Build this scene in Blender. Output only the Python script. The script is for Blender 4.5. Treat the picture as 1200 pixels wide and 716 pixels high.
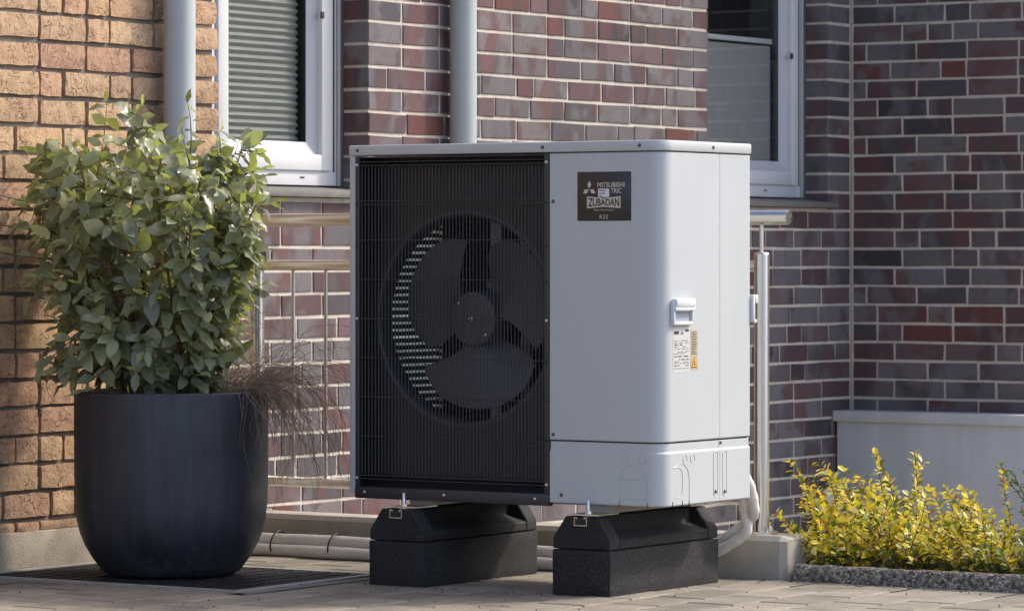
import bpy, bmesh, math, random
from mathutils import Vector, Matrix, Quaternion, noise

# ------------------------------------------------------------------ scene, camera, light
for o in list(bpy.data.objects):
    bpy.data.objects.remove(o)
scene = bpy.context.scene
COL = scene.collection
R = math.radians
YAW = 33.3
F_PX = 4550.0
CAM_H = 0.934
HORIZON = 299.0

cam_d = bpy.data.cameras.new('camera')
cam = bpy.data.objects.new('camera', cam_d)
COL.objects.link(cam)
cam.location = (0, 0, CAM_H)
cam.rotation_euler = (R(90), 0, R(YAW))
cam_d.sensor_width = 36
cam_d.lens = F_PX / 1200 * 36
cam_d.shift_y = -(358 - HORIZON) / 1200
cam_d.clip_start = 0.5
cam_d.clip_end = 500
cam_d.dof.use_dof = True
cam_d.dof.focus_distance = 10.9
cam_d.dof.aperture_fstop = 14
scene.camera = cam

SUN_EL = 42.7
# horizontal direction towards the sun in world axes (x along the house front, y into the scene)
SUN_H = Vector((0.610, 0.793, 0)).normalized()
world = bpy.data.worlds.new('World')
scene.world = world
world.use_nodes = True
wn = world.node_tree.nodes
wl = world.node_tree.links
bg = wn['Background']
sky = wn.new('ShaderNodeTexSky')
sky.sky_type = 'NISHITA'
sky.sun_disc = False
sky.sun_elevation = R(SUN_EL)
sky.sun_rotation = math.atan2(SUN_H.x, SUN_H.y)
sky.air_density = 0.42
sky.dust_density = 2.0
sky.ozone_density = 0.0
wl.new(sky.outputs[0], bg.inputs[0])
bg.inputs[1].default_value = 0.15

sun_d = bpy.data.lights.new('sun', 'SUN')
sun_d.energy = 1.0
sun_d.angle = R(4)
sun_d.color = (1.0, 0.94, 0.85)
sun = bpy.data.objects.new('sun', sun_d)
COL.objects.link(sun)
sdir = Vector((SUN_H.x * math.cos(R(SUN_EL)), SUN_H.y * math.cos(R(SUN_EL)), math.sin(R(SUN_EL))))
sun.rotation_euler = (-sdir).to_track_quat('-Z', 'Y').to_euler()
sun.location = (4, 4, 8)

scene.view_settings.view_transform = 'Standard'
scene.view_settings.look = 'None'
scene.view_settings.exposure = 1.63
scene.view_settings.gamma = 1.0
scene.render.resolution_x = 1024
scene.render.resolution_y = 610
scene.render.engine = 'CYCLES'

SINY, COSY = math.sin(R(YAW)), math.cos(R(YAW))
def project(p):
    """photo pixel of a world point: only used to choose which alike pieces show largest"""
    X = p[0] * COSY + p[1] * SINY
    Z = -p[0] * SINY + p[1] * COSY
    return 600 + F_PX * X / Z, HORIZON - F_PX * (p[2] - CAM_H) / Z

# ------------------------------------------------------------------ materials
def lin(c):
    return tuple(((v / 255 + 0.055) / 1.055) ** 2.4 if v > 10 else v / 255 / 12.92 for v in c)

MATS = {}
def new_mat(name):
    m = bpy.data.materials.new(name)
    m.use_nodes = True
    MATS[name] = m
    nt = m.node_tree
    return m, nt, nt.nodes['Principled BSDF']

def nn(nt, kind, **kw):
    n = nt.nodes.new(kind)
    for k, v in kw.items():
        setattr(n, k, v)
    return n

def ramp(nt, pts):
    n = nt.nodes.new('ShaderNodeValToRGB')
    e = n.color_ramp.elements
    while len(e) < len(pts):
        e.new(0.5)
    for i, (p, c) in enumerate(pts):
        e[i].position = p
        e[i].color = (*c, 1) if len(c) == 3 else c
    return n

def noise_tex(nt, scale, detail=4, rough=0.55, coord='Object', vec=None, stretch=None):
    tc = nt.nodes.new('ShaderNodeTexCoord')
    src = tc.outputs[coord] if vec is None else vec
    if stretch:
        mp = nt.nodes.new('ShaderNodeMapping')
        mp.inputs['Scale'].default_value = stretch
        nt.links.new(src, mp.inputs[0]); src = mp.outputs[0]
    n = nt.nodes.new('ShaderNodeTexNoise')
    n.inputs['Scale'].default_value = scale
    n.inputs['Detail'].default_value = detail
    n.inputs['Roughness'].default_value = rough
    nt.links.new(src, n.inputs['Vector'])
    return n

def mixc(nt, fac, a, b, mode='MIX'):
    n = nt.nodes.new('ShaderNodeMix')
    n.data_type = 'RGBA'; n.blend_type = mode
    for s, v in ((n.inputs[0], fac), (n.inputs[6], a), (n.inputs[7], b)):
        if hasattr(v, 'is_linked') or isinstance(v, bpy.types.NodeSocket):
            nt.links.new(v, s)
        elif isinstance(v, (int, float)):
            s.default_value = v
        else:
            s.default_value = (*v, 1)
    return n.outputs[2]

def bump(nt, bsdf, height, strength, dist=0.01):
    b = nt.nodes.new('ShaderNodeBump')
    b.inputs['Strength'].default_value = strength
    b.inputs['Distance'].default_value = dist
    nt.links.new(height, b.inputs['Height'])
    nt.links.new(b.outputs[0], bsdf.inputs['Normal'])
    return b

def simple(name, c, rough=0.5, metal=0.0, var=0.0, vscale=8, bmp=0.0, bscale=60, spec=0.5, coat=0, coord='Object', stretch=None):
    m, nt, b = new_mat(name)
    b.inputs['Roughness'].default_value = rough
    b.inputs['Metallic'].default_value = metal
    b.inputs['Specular IOR Level'].default_value = spec
    b.inputs['Coat Weight'].default_value = coat
    if var:
        n = noise_tex(nt, vscale, 5, 0.6, coord, stretch=stretch)
        lo = tuple(max(0, v * (1 - var)) for v in c); hi = tuple(min(1, v * (1 + var)) for v in c)
        r = ramp(nt, [(0.3, lo), (0.7, hi)])
        nt.links.new(n.outputs[0], r.inputs[0])
        nt.links.new(r.outputs[0], b.inputs['Base Color'])
        rr = nt.nodes.new('ShaderNodeMapRange')
        rr.inputs[3].default_value = max(0, rough - 0.12); rr.inputs[4].default_value = min(1, rough + 0.12)
        nt.links.new(n.outputs[0], rr.inputs[0]); nt.links.new(rr.outputs[0], b.inputs['Roughness'])
    else:
        b.inputs['Base Color'].default_value = (*c, 1)
    if bmp:
        n2 = noise_tex(nt, bscale, 6, 0.65, coord)
        bump(nt, b, n2.outputs[0], bmp, 0.004)
    return m

def brick_mat(name, merged, tan):
    """per-brick colour from the object colour (single bricks) or a face attribute (joined bricks)"""
    m, nt, b = new_mat(name)
    if merged:
        a = nn(nt, 'ShaderNodeVertexColor', layer_name='tone'); colr = a.outputs[0]
    else:
        a = nn(nt, 'ShaderNodeObjectInfo'); colr = a.outputs['Color']
    geo = nn(nt, 'ShaderNodeNewGeometry')
    pos = geo.outputs['Position']
    if tan:
        n1 = noise_tex(nt, 22, 5, 0.65, vec=pos)
        r1 = ramp(nt, [(0.3, (0.80, 0.72, 0.64)), (0.55, (1, 1, 1)), (0.75, (1.15, 1.12, 1.04))])
        nt.links.new(n1.outputs[0], r1.inputs[0])
        c = mixc(nt, 1.0, colr, r1.outputs[0], 'MULTIPLY')
        # drag marks and creases: thin ridged-noise lines that come and go
        n0 = noise_tex(nt, 17, 3, 0.6, vec=pos); n0.inputs['Distortion'].default_value = 1.6
        ab = nn(nt, 'ShaderNodeMath', operation='SUBTRACT'); nt.links.new(n0.outputs[0], ab.inputs[0]); ab.inputs[1].default_value = 0.5
        ab2 = nn(nt, 'ShaderNodeMath', operation='ABSOLUTE'); nt.links.new(ab.outputs[0], ab2.inputs[0])
        mk = noise_tex(nt, 19, 3, 0.6, vec=pos, stretch=(1, 1, 1.4))
        mr = ramp(nt, [(0.47, (0, 0, 0)), (0.60, (1, 1, 1))]); nt.links.new(mk.outputs[0], mr.inputs[0])
        cr = ramp(nt, [(0.0, (0, 0, 0)), (0.030, (1, 1, 1))]); nt.links.new(ab2.outputs[0], cr.inputs[0])
        crm = mixc(nt, mr.outputs[0], (1, 1, 1), cr.outputs[0])
        pv = noise_tex(nt, 75, 3, 0.6, vec=pos)
        pr = ramp(nt, [(0.30, (0.55, 0.5, 0.48)), (0.40, (1, 1, 1))]); nt.links.new(pv.outputs[0], pr.inputs[0])
        c = mixc(nt, 0.8, c, pr.outputs[0], 'MULTIPLY')
        c2 = mixc(nt, 1.0, c, mixc(nt, 0.35, (1, 1, 1), crm), 'MULTIPLY')
        nt.links.new(c2, b.inputs['Base Color'])
        n2 = noise_tex(nt, 90, 6, 0.7, vec=pos)
        n3 = noise_tex(nt, 30, 4, 0.6, vec=pos)
        h = nn(nt, 'ShaderNodeMath', operation='MULTIPLY_ADD'); nt.links.new(n2.outputs[0], h.inputs[0]); h.inputs[1].default_value = 0.5
        nt.links.new(n3.outputs[0], h.inputs[2])
        h2 = nn(nt, 'ShaderNodeMath', operation='MULTIPLY_ADD'); nt.links.new(crm, h2.inputs[0]); h2.inputs[1].default_value = 0.7
        nt.links.new(h.outputs[0], h2.inputs[2])
        bump(nt, b, h2.outputs[0], 0.9, 0.007)
        b.inputs['Roughness'].default_value = 0.95
    else:
        # kiln flames: a second tone drifting across the brick
        n1 = noise_tex(nt, 7.5, 2, 0.5, vec=pos)
        r1 = ramp(nt, [(0.46, (0, 0, 0)), (0.56, (1, 1, 1))]); nt.links.new(n1.outputs[0], r1.inputs[0])
        n3 = noise_tex(nt, 5.0, 1, 0.5, vec=pos, stretch=(1, 1, 0.4))
        r3 = ramp(nt, [(0.40, lin((98, 60, 56))), (0.50, lin((70, 60, 60))), (0.60, lin((106, 101, 102)))])
        nt.links.new(n3.outputs[0], r3.inputs[0])
        c = mixc(nt, mixc(nt, 1.0, r1.outputs[0], (0.72, 0.72, 0.72), 'MULTIPLY'), colr, r3.outputs[0])
        n2 = noise_tex(nt, 70, 5, 0.7, vec=pos)
        r2 = ramp(nt, [(0.3, (0.82, 0.82, 0.82)), (0.7, (1.15, 1.15, 1.15))]); nt.links.new(n2.outputs[0], r2.inputs[0])
        c2 = mixc(nt, 1.0, c, r2.outputs[0], 'MULTIPLY')
        nt.links.new(c2, b.inputs['Base Color'])
        bump(nt, b, n2.outputs[0], 0.25, 0.002)
        b.inputs['Roughness'].default_value = 0.62
        b.inputs['Specular IOR Level'].default_value = 0.4
    return m

M_TAN = brick_mat('tan brick', False, True)
M_TAN_J = brick_mat('tan brick joined', True, True)
M_DARK = brick_mat('purple brick', False, False)
M_DARK_J = brick_mat('purple brick joined', True, False)
M_MORTAR = simple('pale mortar', (0.56, 0.50, 0.41), 0.95, var=0.15, vscale=25, bmp=0.3, bscale=150)
M_MORTAR_TAN = simple('grey tan mortar', (0.17, 0.145, 0.115), 0.97, var=0.2, vscale=20, bmp=0.5, bscale=120)
M_PLINTH = simple('rough render', (0.36, 0.31, 0.24), 0.95, var=0.2, vscale=9, bmp=1.0, bscale=160)
M_CONC = simple('kerb concrete', (0.33, 0.305, 0.25), 0.9, var=0.22, vscale=6, bmp=0.35, bscale=120)
M_PAVER = None
M_SLATE = simple('slate sill', (0.15, 0.142, 0.125), 0.75, var=0.18, vscale=25, bmp=0.4, bscale=100)
M_ZINC = simple('painted zinc pipe', (0.41, 0.445, 0.43), 0.5, metal=0.0, var=0.06, vscale=4)
M_ZINCBOX = simple('grey painted metal', (0.53, 0.535, 0.52), 0.5, var=0.10, vscale=9, stretch=(1, 1, 0.15))
def white_coat():
    m, nt, b = new_mat('powder coated white')
    geo = nn(nt, 'ShaderNodeNewGeometry')
    n1 = noise_tex(nt, 16, 4, 0.6, vec=geo.outputs['Position'], stretch=(1, 1, 0.10))
    n2 = noise_tex(nt, 2.2, 4, 0.6, vec=geo.outputs['Position'])
    r1 = ramp(nt, [(0.42, (1, 1, 1)), (0.80, (0.965, 0.962, 0.95))]); nt.links.new(n1.outputs[0], r1.inputs[0])
    r2 = ramp(nt, [(0.3, (0.468, 0.490, 0.478)), (0.7, (0.482, 0.504, 0.492))]); nt.links.new(n2.outputs[0], r2.inputs[0])
    nt.links.new(mixc(nt, 1, r2.outputs[0], r1.outputs[0], 'MULTIPLY'), b.inputs['Base Color'])
    mr = nn(nt, 'ShaderNodeMapRange'); mr.inputs[3].default_value = 0.30; mr.inputs[4].default_value = 0.44
    nt.links.new(n2.outputs[0], mr.inputs[0]); nt.links.new(mr.outputs[0], b.inputs['Roughness'])
    n3 = noise_tex(nt, 4.5, 2, 0.5, vec=geo.outputs['Position']); bump(nt, b, n3.outputs[0], 0.10, 0.02)
    return m
M_WHITE = white_coat()
M_UPVC = simple('window frame white', (0.62, 0.625, 0.62), 0.32, var=0.03, vscale=5)
M_GASKET = simple('rubber gasket', (0.03, 0.03, 0.03), 0.6)
M_BLACK = simple('black coated metal', (0.035, 0.035, 0.036), 0.45, var=0.1, vscale=6)
M_BLACKP = simple('black plastic', (0.026, 0.026, 0.027), 0.42, var=0.1, vscale=5)
M_FAN = simple('fan plastic', (0.075, 0.075, 0.080), 0.36, var=0.12, vscale=6)
M_STEEL = simple('zinc plated steel', (0.62, 0.62, 0.60), 0.3, metal=1.0)
M_INOX = simple('brushed stainless', (0.60, 0.585, 0.55), 0.30, metal=1.0, var=0.1, vscale=40, stretch=(1, 1, 0.02))
M_INOXH = simple('brushed stainless rail', (0.60, 0.585, 0.55), 0.30, metal=1.0, var=0.1, vscale=40, stretch=(0.02, 1, 1))
M_PIPE = simple('pipe lagging', (0.70, 0.655, 0.58), 0.65, var=0.12, vscale=14, bmp=0.15, bscale=60)
M_TIE = simple('black tie', (0.012, 0.012, 0.012), 0.5)
M_SOIL = simple('potting soil', (0.045, 0.032, 0.022), 1.0, var=0.4, vscale=50, bmp=1.0, bscale=120)
M_TWIG = simple('dry twig', (0.24, 0.165, 0.11), 0.85, var=0.3, vscale=30)
M_STEM = simple('woody stem', (0.13, 0.075, 0.045), 0.8, var=0.3, vscale=40)
M_BADGE = simple('badge black', (0.028, 0.027, 0.026), 0.35)
M_BADGETEXT = simple('badge champagne print', (0.58, 0.51, 0.42), 0.5)
M_STICKER = simple('white sticker', (0.72, 0.72, 0.70), 0.5)
M_PRINT = simple('dark print', (0.03, 0.03, 0.03), 0.6)
M_LABEL = simple('label paper', (0.52, 0.52, 0.48), 0.5)
M_LABELTAN = simple('label buff', (0.46, 0.37, 0.25), 0.5)
M_YELLOW = simple('warning yellow', (0.75, 0.36, 0.02), 0.5)
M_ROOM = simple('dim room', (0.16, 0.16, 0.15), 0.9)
M_BLIND = simple('pleated fabric', (0.33, 0.32, 0.305), 0.9, var=0.06, vscale=6)
M_GRATEFRAME = simple('galvanised angle', (0.36, 0.35, 0.31), 0.5, metal=0.1, var=0.2, vscale=12)
M_GRATE = simple('black steel mesh', (0.03, 0.03, 0.028), 0.5, metal=0.3, var=0.3, vscale=30)
M_GROUND = simple('joint sand', (0.085, 0.07, 0.052), 1.0, var=0.3, vscale=40, bmp=0.6, bscale=200)
M_PANELINT = simple('galvanised inner sheet', (0.33, 0.32, 0.28), 0.45, metal=0.4)
M_TUBE = simple('coil tube', (0.02, 0.026, 0.03), 0.5)

def paver_mat():
    m, nt, b = new_mat('concrete paver')
    oi = nn(nt, 'ShaderNodeObjectInfo')
    geo = nn(nt, 'ShaderNodeNewGeometry')
    n1 = noise_tex(nt, 6, 7, 0.7, vec=geo.outputs['Position'])
    n2 = noise_tex(nt, 120, 4, 0.75, vec=geo.outputs['Position'])
    r1 = ramp(nt, [(0.3, (0.165, 0.145, 0.112)), (0.7, (0.305, 0.27, 0.21))])
    nt.links.new(n1.outputs[0], r1.inputs[0])
    r0 = ramp(nt, [(0, (0.8, 0.79, 0.78)), (1, (1.15, 1.14, 1.12))]); nt.links.new(oi.outputs['Random'], r0.inputs[0])
    r2 = ramp(nt, [(0.3, (0.72, 0.72, 0.72)), (0.7, (1.2, 1.2, 1.2))]); nt.links.new(n2.outputs[0], r2.inputs[0])
    c = mixc(nt, 1, mixc(nt, 1, r1.outputs[0], r0.outputs[0], 'MULTIPLY'), r2.outputs[0], 'MULTIPLY')
    nt.links.new(c, b.inputs['Base Color'])
    b.inputs['Roughness'].default_value = 0.9
    bump(nt, b, n2.outputs[0], 0.4, 0.002)
    return m
M_PAVER = paver_mat()

def aggregate_mat():
    m, nt, b = new_mat('exposed aggregate')
    geo = nn(nt, 'ShaderNodeNewGeometry')
    vo = nn(nt, 'ShaderNodeTexVoronoi'); vo.inputs['Scale'].default_value = 130
    nt.links.new(geo.outputs['Position'], vo.inputs['Vector'])
    sep = nn(nt, 'ShaderNodeSeparateColor'); nt.links.new(vo.outputs['Color'], sep.inputs[0])
    r = ramp(nt, [(0, (0.08, 0.066, 0.05)), (0.35, (0.23, 0.19, 0.145)), (0.75, (0.40, 0.34, 0.26)), (1, (0.62, 0.55, 0.44))])
    nt.links.new(sep.outputs[0], r.inputs[0])
    d = ramp(nt, [(0.0, (1, 1, 1)), (0.6, (0.25, 0.25, 0.25))]); nt.links.new(vo.outputs['Distance'], d.inputs[0])
    nt.links.new(mixc(nt, 0.5, r.outputs[0], d.outputs[0], 'MULTIPLY'), b.inputs['Base Color'])
    b.inputs['Roughness'].default_value = 0.85
    inv = nn(nt, 'ShaderNodeMath', operation='SUBTRACT'); inv.inputs[0].default_value = 1
    nt.links.new(vo.outputs['Distance'], inv.inputs[1])
    bump(nt, b, inv.outputs[0], 1.0, 0.006)
    return m
M_AGG = aggregate_mat()

def rubber_mat():
    m, nt, b = new_mat('recycled rubber')
    geo = nn(nt, 'ShaderNodeNewGeometry')
    n = noise_tex(nt, 210, 2, 0.8, vec=geo.outputs['Position'])
    n2 = noise_tex(nt, 12, 3, 0.6, vec=geo.outputs['Position'])
    r = ramp(nt, [(0.36, (0.007, 0.007, 0.007)), (0.55, (0.018, 0.0175, 0.017)), (0.70, (0.06, 0.056, 0.051))])
    nt.links.new(n.outputs[0], r.inputs[0])
    r2 = ramp(nt, [(0.3, (0.8, 0.8, 0.8)), (0.7, (1.2, 1.2, 1.2))]); nt.links.new(n2.outputs[0], r2.inputs[0])
    nt.links.new(mixc(nt, 1, r.outputs[0], r2.outputs[0], 'MULTIPLY'), b.inputs['Base Color'])
    b.inputs['Roughness'].default_value = 0.85
    bump(nt, b, n.outputs[0], 0.8, 0.003)
    return m
M_RUBBER = rubber_mat()

def pot_mat():
    m, nt, b = new_mat('matt anthracite pot')
    n = noise_tex(nt, 5, 5, 0.6)
    r = ramp(nt, [(0.3, (0.014, 0.016, 0.021)), (0.7, (0.026, 0.030, 0.038))]); nt.links.new(n.outputs[0], r.inputs[0])
    n2 = noise_tex(nt, 14, 5, 0.7, stretch=(1, 1, 0.12))
    r2 = ramp(nt, [(0.42, (0, 0, 0)), (0.72, (0.55, 0.55, 0.55))]); nt.links.new(n2.outputs[0], r2.inputs[0])
    tc = nn(nt, 'ShaderNodeTexCoord'); sx = nn(nt, 'ShaderNodeSeparateXYZ'); nt.links.new(tc.outputs['Object'], sx.inputs[0])
    dn = noise_tex(nt, 38, 5, 0.7); dm = nn(nt, 'ShaderNodeMath', operation='MULTIPLY_ADD'); nt.links.new(sx.outputs[2], dm.inputs[0]); dm.inputs[1].default_value = -2.2
    nt.links.new(dn.outputs[0], dm.inputs[2])
    dr_ = ramp(nt, [(0.36, (0, 0, 0)), (0.62, (0.5, 0.5, 0.5))]); nt.links.new(dm.outputs[0], dr_.inputs[0])
    pc = mixc(nt, r2.outputs[0], r.outputs[0], (0.06, 0.065, 0.075))
    nt.links.new(mixc(nt, dr_.outputs[0], pc, (0.11, 0.095, 0.078)), b.inputs['Base Color'])
    b.inputs['Roughness'].default_value = 0.5
    n4 = noise_tex(nt, 3.0, 6, 0.7); rr4 = nn(nt, 'ShaderNodeMapRange'); rr4.inputs[1].default_value = .3; rr4.inputs[2].default_value = .7; rr4.inputs[3].default_value = .36; rr4.inputs[4].default_value = .62
    nt.links.new(n4.outputs[0], rr4.inputs[0]); nt.links.new(rr4.outputs[0], b.inputs['Roughness'])
    n3 = noise_tex(nt, 120, 5, 0.7); bump(nt, b, n3.outputs[0], 0.08, 0.003)
    return m
M_POT = pot_mat()

def glass_mat():
    m = bpy.data.materials.new('window glass'); m.use_nodes = True
    nt = m.node_tree; nt.nodes.clear()
    out = nt.nodes.new('ShaderNodeOutputMaterial')
    mix = nt.nodes.new('ShaderNodeMixShader'); tr = nt.nodes.new('ShaderNodeBsdfTransparent'); gl = nt.nodes.new('ShaderNodeBsdfGlossy')
    tr.inputs[0].default_value = (0.93, 0.95, 0.94, 1); gl.inputs['Roughness'].default_value = 0.0
    fr = nt.nodes.new('ShaderNodeFresnel')
    ge = nt.nodes.new('ShaderNodeNewGeometry'); ior = nt.nodes.new('ShaderNodeMapRange'); ior.inputs[3].default_value = 1.52; ior.inputs[4].default_value = 1 / 1.52
    nt.links.new(ge.outputs['Backfacing'], ior.inputs[0]); nt.links.new(ior.outputs[0], fr.inputs[0])
    mu = nt.nodes.new('ShaderNodeMath'); mu.operation = 'MULTIPLY'; mu.inputs[1].default_value = 1.0
    nt.links.new(fr.outputs[0], mu.inputs[0]); nt.links.new(mu.outputs[0], mix.inputs[0])
    nt.links.new(tr.outputs[0], mix.inputs[1]); nt.links.new(gl.outputs[0], mix.inputs[2]); nt.links.new(mix.outputs[0], out.inputs[0])
    return m
M_GLASS = glass_mat()

def coil_mat():
    m, nt, b = new_mat('coil fins')
    b.inputs['Base Color'].default_value = (0.05, 0.12, 0.13, 1); b.inputs['Roughness'].default_value = 0.5
    out = nt.nodes['Material Output']
    tl = nt.nodes.new('ShaderNodeBsdfTranslucent'); tl.inputs[0].default_value = (0.09, 0.22, 0.26, 1)
    mix = nt.nodes.new('ShaderNodeMixShader'); mix.inputs[0].default_value = 0.6
    nt.links.new(b.outputs[0], mix.inputs[1]); nt.links.new(tl.outputs[0], mix.inputs[2]); nt.links.new(mix.outputs[0], out.inputs[0])
    return m
M_COIL = coil_mat()

def tint_sheet_mat():  # for the added sheet that tints light behind the coil slots
    m = bpy.data.materials.new('translucent coil guard'); m.use_nodes = True; nt = m.node_tree; nt.nodes.clear()
    out = nt.nodes.new('ShaderNodeOutputMaterial'); a = nt.nodes.new('ShaderNodeBsdfTranslucent'); b = nt.nodes.new('ShaderNodeBsdfTransparent'); mx = nt.nodes.new('ShaderNodeMixShader')
    a.inputs[0].default_value = (0.78, 0.88, 0.92, 1); b.inputs[0].default_value = (0.74, 0.88, 0.94, 1); mx.inputs[0].default_value = 0.5
    nt.links.new(a.outputs[0], mx.inputs[1]); nt.links.new(b.outputs[0], mx.inputs[2]); nt.links.new(mx.outputs[0], out.inputs[0]); return m
M_TINT_SHEET = tint_sheet_mat()

def leaf_mat(name, top, under, trans, tfac, rough, attr=None, varamt=0.45, spec=0.5):
    m, nt, b = new_mat(name)
    out = nt.nodes['Material Output']
    geo = nn(nt, 'ShaderNodeNewGeometry')
    if attr:
        a = nn(nt, 'ShaderNodeVertexColor', layer_name=attr); var = a.outputs[0]
    else:
        oi = nn(nt, 'ShaderNodeObjectInfo')
        rr = ramp(nt, [(0, (1 - varamt, 1 - varamt, 1 - varamt)), (1, (1 + varamt, 1 + varamt, 1 + varamt * 0.6))])
        nt.links.new(oi.outputs['Random'], rr.inputs[0]); var = rr.outputs[0]
    base = mixc(nt, geo.outputs['Backfacing'], top, under)
    c = mixc(nt, 1.0, base, var, 'MULTIPLY')
    nt.links.new(c, b.inputs['Base Color'])
    b.inputs['Roughness'].default_value = rough
    b.inputs['Specular IOR Level'].default_value = spec
    tl = nt.nodes.new('ShaderNodeBsdfTranslucent')
    nt.links.new(mixc(nt, 1.0, trans, var, 'MULTIPLY'), tl.inputs[0])
    mix = nt.nodes.new('ShaderNodeMixShader'); mix.inputs[0].default_value = tfac
    nt.links.new(b.outputs[0], mix.inputs[1]); nt.links.new(tl.outputs[0], mix.inputs[2]); nt.links.new(mix.outputs[0], out.inputs[0])
    return m
M_LEAF = leaf_mat('silverberry leaf', (0.235, 0.252, 0.162), (0.42, 0.415, 0.31), (0.38, 0.45, 0.07), 0.30, 0.29)
M_LEAF_J = leaf_mat('silverberry leaf joined', (0.235, 0.252, 0.162), (0.42, 0.415, 0.31), (0.38, 0.45, 0.07), 0.30, 0.29, attr='tone')
M_YLEAF = leaf_mat('golden leaf', (1, 1, 1), (0.9, 0.9, 0.9), (1, 1, 0.6), 0.35, 0.4, attr='tone')
M_GLEAF = leaf_mat('glossy green leaf', (0.035, 0.075, 0.022), (0.09, 0.13, 0.05), (0.15, 0.28, 0.03), 0.25, 0.3, attr='tone')

# ------------------------------------------------------------------ object helpers
def tag(o, label=None, cat=None, group=None, kind=None):
    if label: o['label'] = label
    if cat: o['category'] = cat
    if group: o['group'] = group
    if kind: o['kind'] = kind
    return o

def empty(name, loc, label, cat, group=None):
    o = bpy.data.objects.new(name, None)
    o.empty_display_size = 0.1
    COL.objects.link(o)
    o.location = loc
    return tag(o, label, cat, group)

def link(name, me, mat=None, parent=None):
    """mesh given in world coordinates; keeps its place under a translated parent"""
    if mat is not None and not me.materials:
        for mm in (mat if isinstance(mat, (list, tuple)) else [mat]):
            me.materials.append(mm)
    o = bpy.data.objects.new(name, me)
    COL.objects.link(o)
    if parent is not None:
        o.parent = parent
        if parent.parent is None:
            o.matrix_parent_inverse = Matrix.Translation(-parent.location)
    return o

def smooth(me, angle=None):
    for p in me.polygons: p.use_smooth = True
    if angle is not None:
        me.set_sharp_from_angle(angle=R(angle))
    return me

class MB:
    def __init__(s): s.v = []; s.f = []; s.c = []
    def add(s, vs, fs, col=None):
        n = len(s.v); s.v += [tuple(v) for v in vs]; s.f += [tuple(i + n for i in f) for f in fs]
        if col is not None: s.c += [col] * len(vs)
    def box(s, x0, x1, y0, y1, z0, z1):
        s.add([(x0,y0,z0),(x1,y0,z0),(x1,y1,z0),(x0,y1,z0),(x0,y0,z1),(x1,y0,z1),(x1,y1,z1),(x0,y1,z1)],
              [(0,3,2,1),(4,5,6,7),(0,1,5,4),(1,2,6,5),(2,3,7,6),(3,0,4,7)])
        return s
    def tube(s, pts, r, n=10, caps=True):
        pts = [Vector(p) for p in pts]; rr = r if isinstance(r, (list, tuple)) else [r] * len(pts)
        up = None; rings = []
        for i, p in enumerate(pts):
            t = (pts[min(i + 1, len(pts) - 1)] - pts[max(i - 1, 0)])
            if t.length < 1e-9: t = Vector((0, 0, 1))
            t.normalize()
            if up is None:
                up = Vector((0, 0, 1)) if abs(t.z) < 0.9 else Vector((0, 1, 0))
            a = t.cross(up); a.normalize(); b = a.cross(t); up = b
            rings.append([p + (a * math.cos(2*math.pi*k/n) + b * math.sin(2*math.pi*k/n)) * rr[i] for k in range(n)])
        vs = [q for g in rings for q in g]; fs = []
        for i in range(len(pts) - 1):
            for k in range(n):
                k2 = (k + 1) % n
                fs.append((i*n+k, i*n+k2, (i+1)*n+k2, (i+1)*n+k))
        if caps:
            fs.append(tuple(reversed(range(n)))); fs.append(tuple(range((len(pts)-1)*n, len(pts)*n)))
        s.add(vs, fs); return s
    def lathe(s, prof, cx, cy, n=64):
        vs = []; fs = []
        for (r, z) in prof:
            for k in range(n):
                a = 2*math.pi*k/n; vs.append((cx + r*math.cos(a), cy + r*math.sin(a), z))
        for i in range(len(prof) - 1):
            for k in range(n):
                k2 = (k+1) % n; fs.append((i*n+k, i*n+k2, (i+1)*n+k2, (i+1)*n+k))
        s.add(vs, fs); return s
    def prism(s, poly, axis, t0, t1):
        """poly: 2-D points; axis: 0 extrudes along x (poly is y,z), 1 along y (poly is x,z), 2 along z (poly is x,y)"""
        def P(u, v, t): return (t, u, v) if axis == 0 else ((u, t, v) if axis == 1 else (u, v, t))
        n = len(poly)
        vs = [P(u, v, t0) for u, v in poly] + [P(u, v, t1) for u, v in poly]
        fs = [tuple(range(n)), tuple(reversed(range(n, 2*n)))] + [(i, i + n, (i+1) % n + n, (i+1) % n) for i in range(n)]
        s.add(vs, fs); return s
    def mesh(s, name, attr=None):
        me = bpy.data.meshes.new(name); me.from_pydata(s.v, [], s.f)
        bm = bmesh.new(); bm.from_mesh(me)
        if not attr: bmesh.ops.recalc_face_normals(bm, faces=bm.faces)
        bm.to_mesh(me); bm.free()
        if attr:
            ca = me.color_attributes.new(attr, 'FLOAT_COLOR', 'POINT')
            ca.data.foreach_set('color', [x for c in s.c for x in (*c, 1.0)])
        me.update(); return me
    def build(s, name, mat, parent=None, bevel=0, segs=2, smooth_angle=None):
        me = s.mesh(name)
        if bevel:
            bm = bmesh.new(); bm.from_mesh(me)
            bmesh.ops.bevel(bm, geom=[e for e in bm.edges if len(e.link_faces) == 2 and e.calc_face_angle(0) > 0.4], offset=bevel, segments=segs, affect='EDGES', profile=0.5, clamp_overlap=True)
            bm.to_mesh(me); bm.free()
            smooth(me, 35)
        elif smooth_angle: smooth(me, smooth_angle)
        return link(name, me, mat, parent)

def boxo(name, dims, mat, parent=None, bevel=0, segs=2):
    return MB().box(*dims).build(name, mat, parent, bevel, segs)

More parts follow.
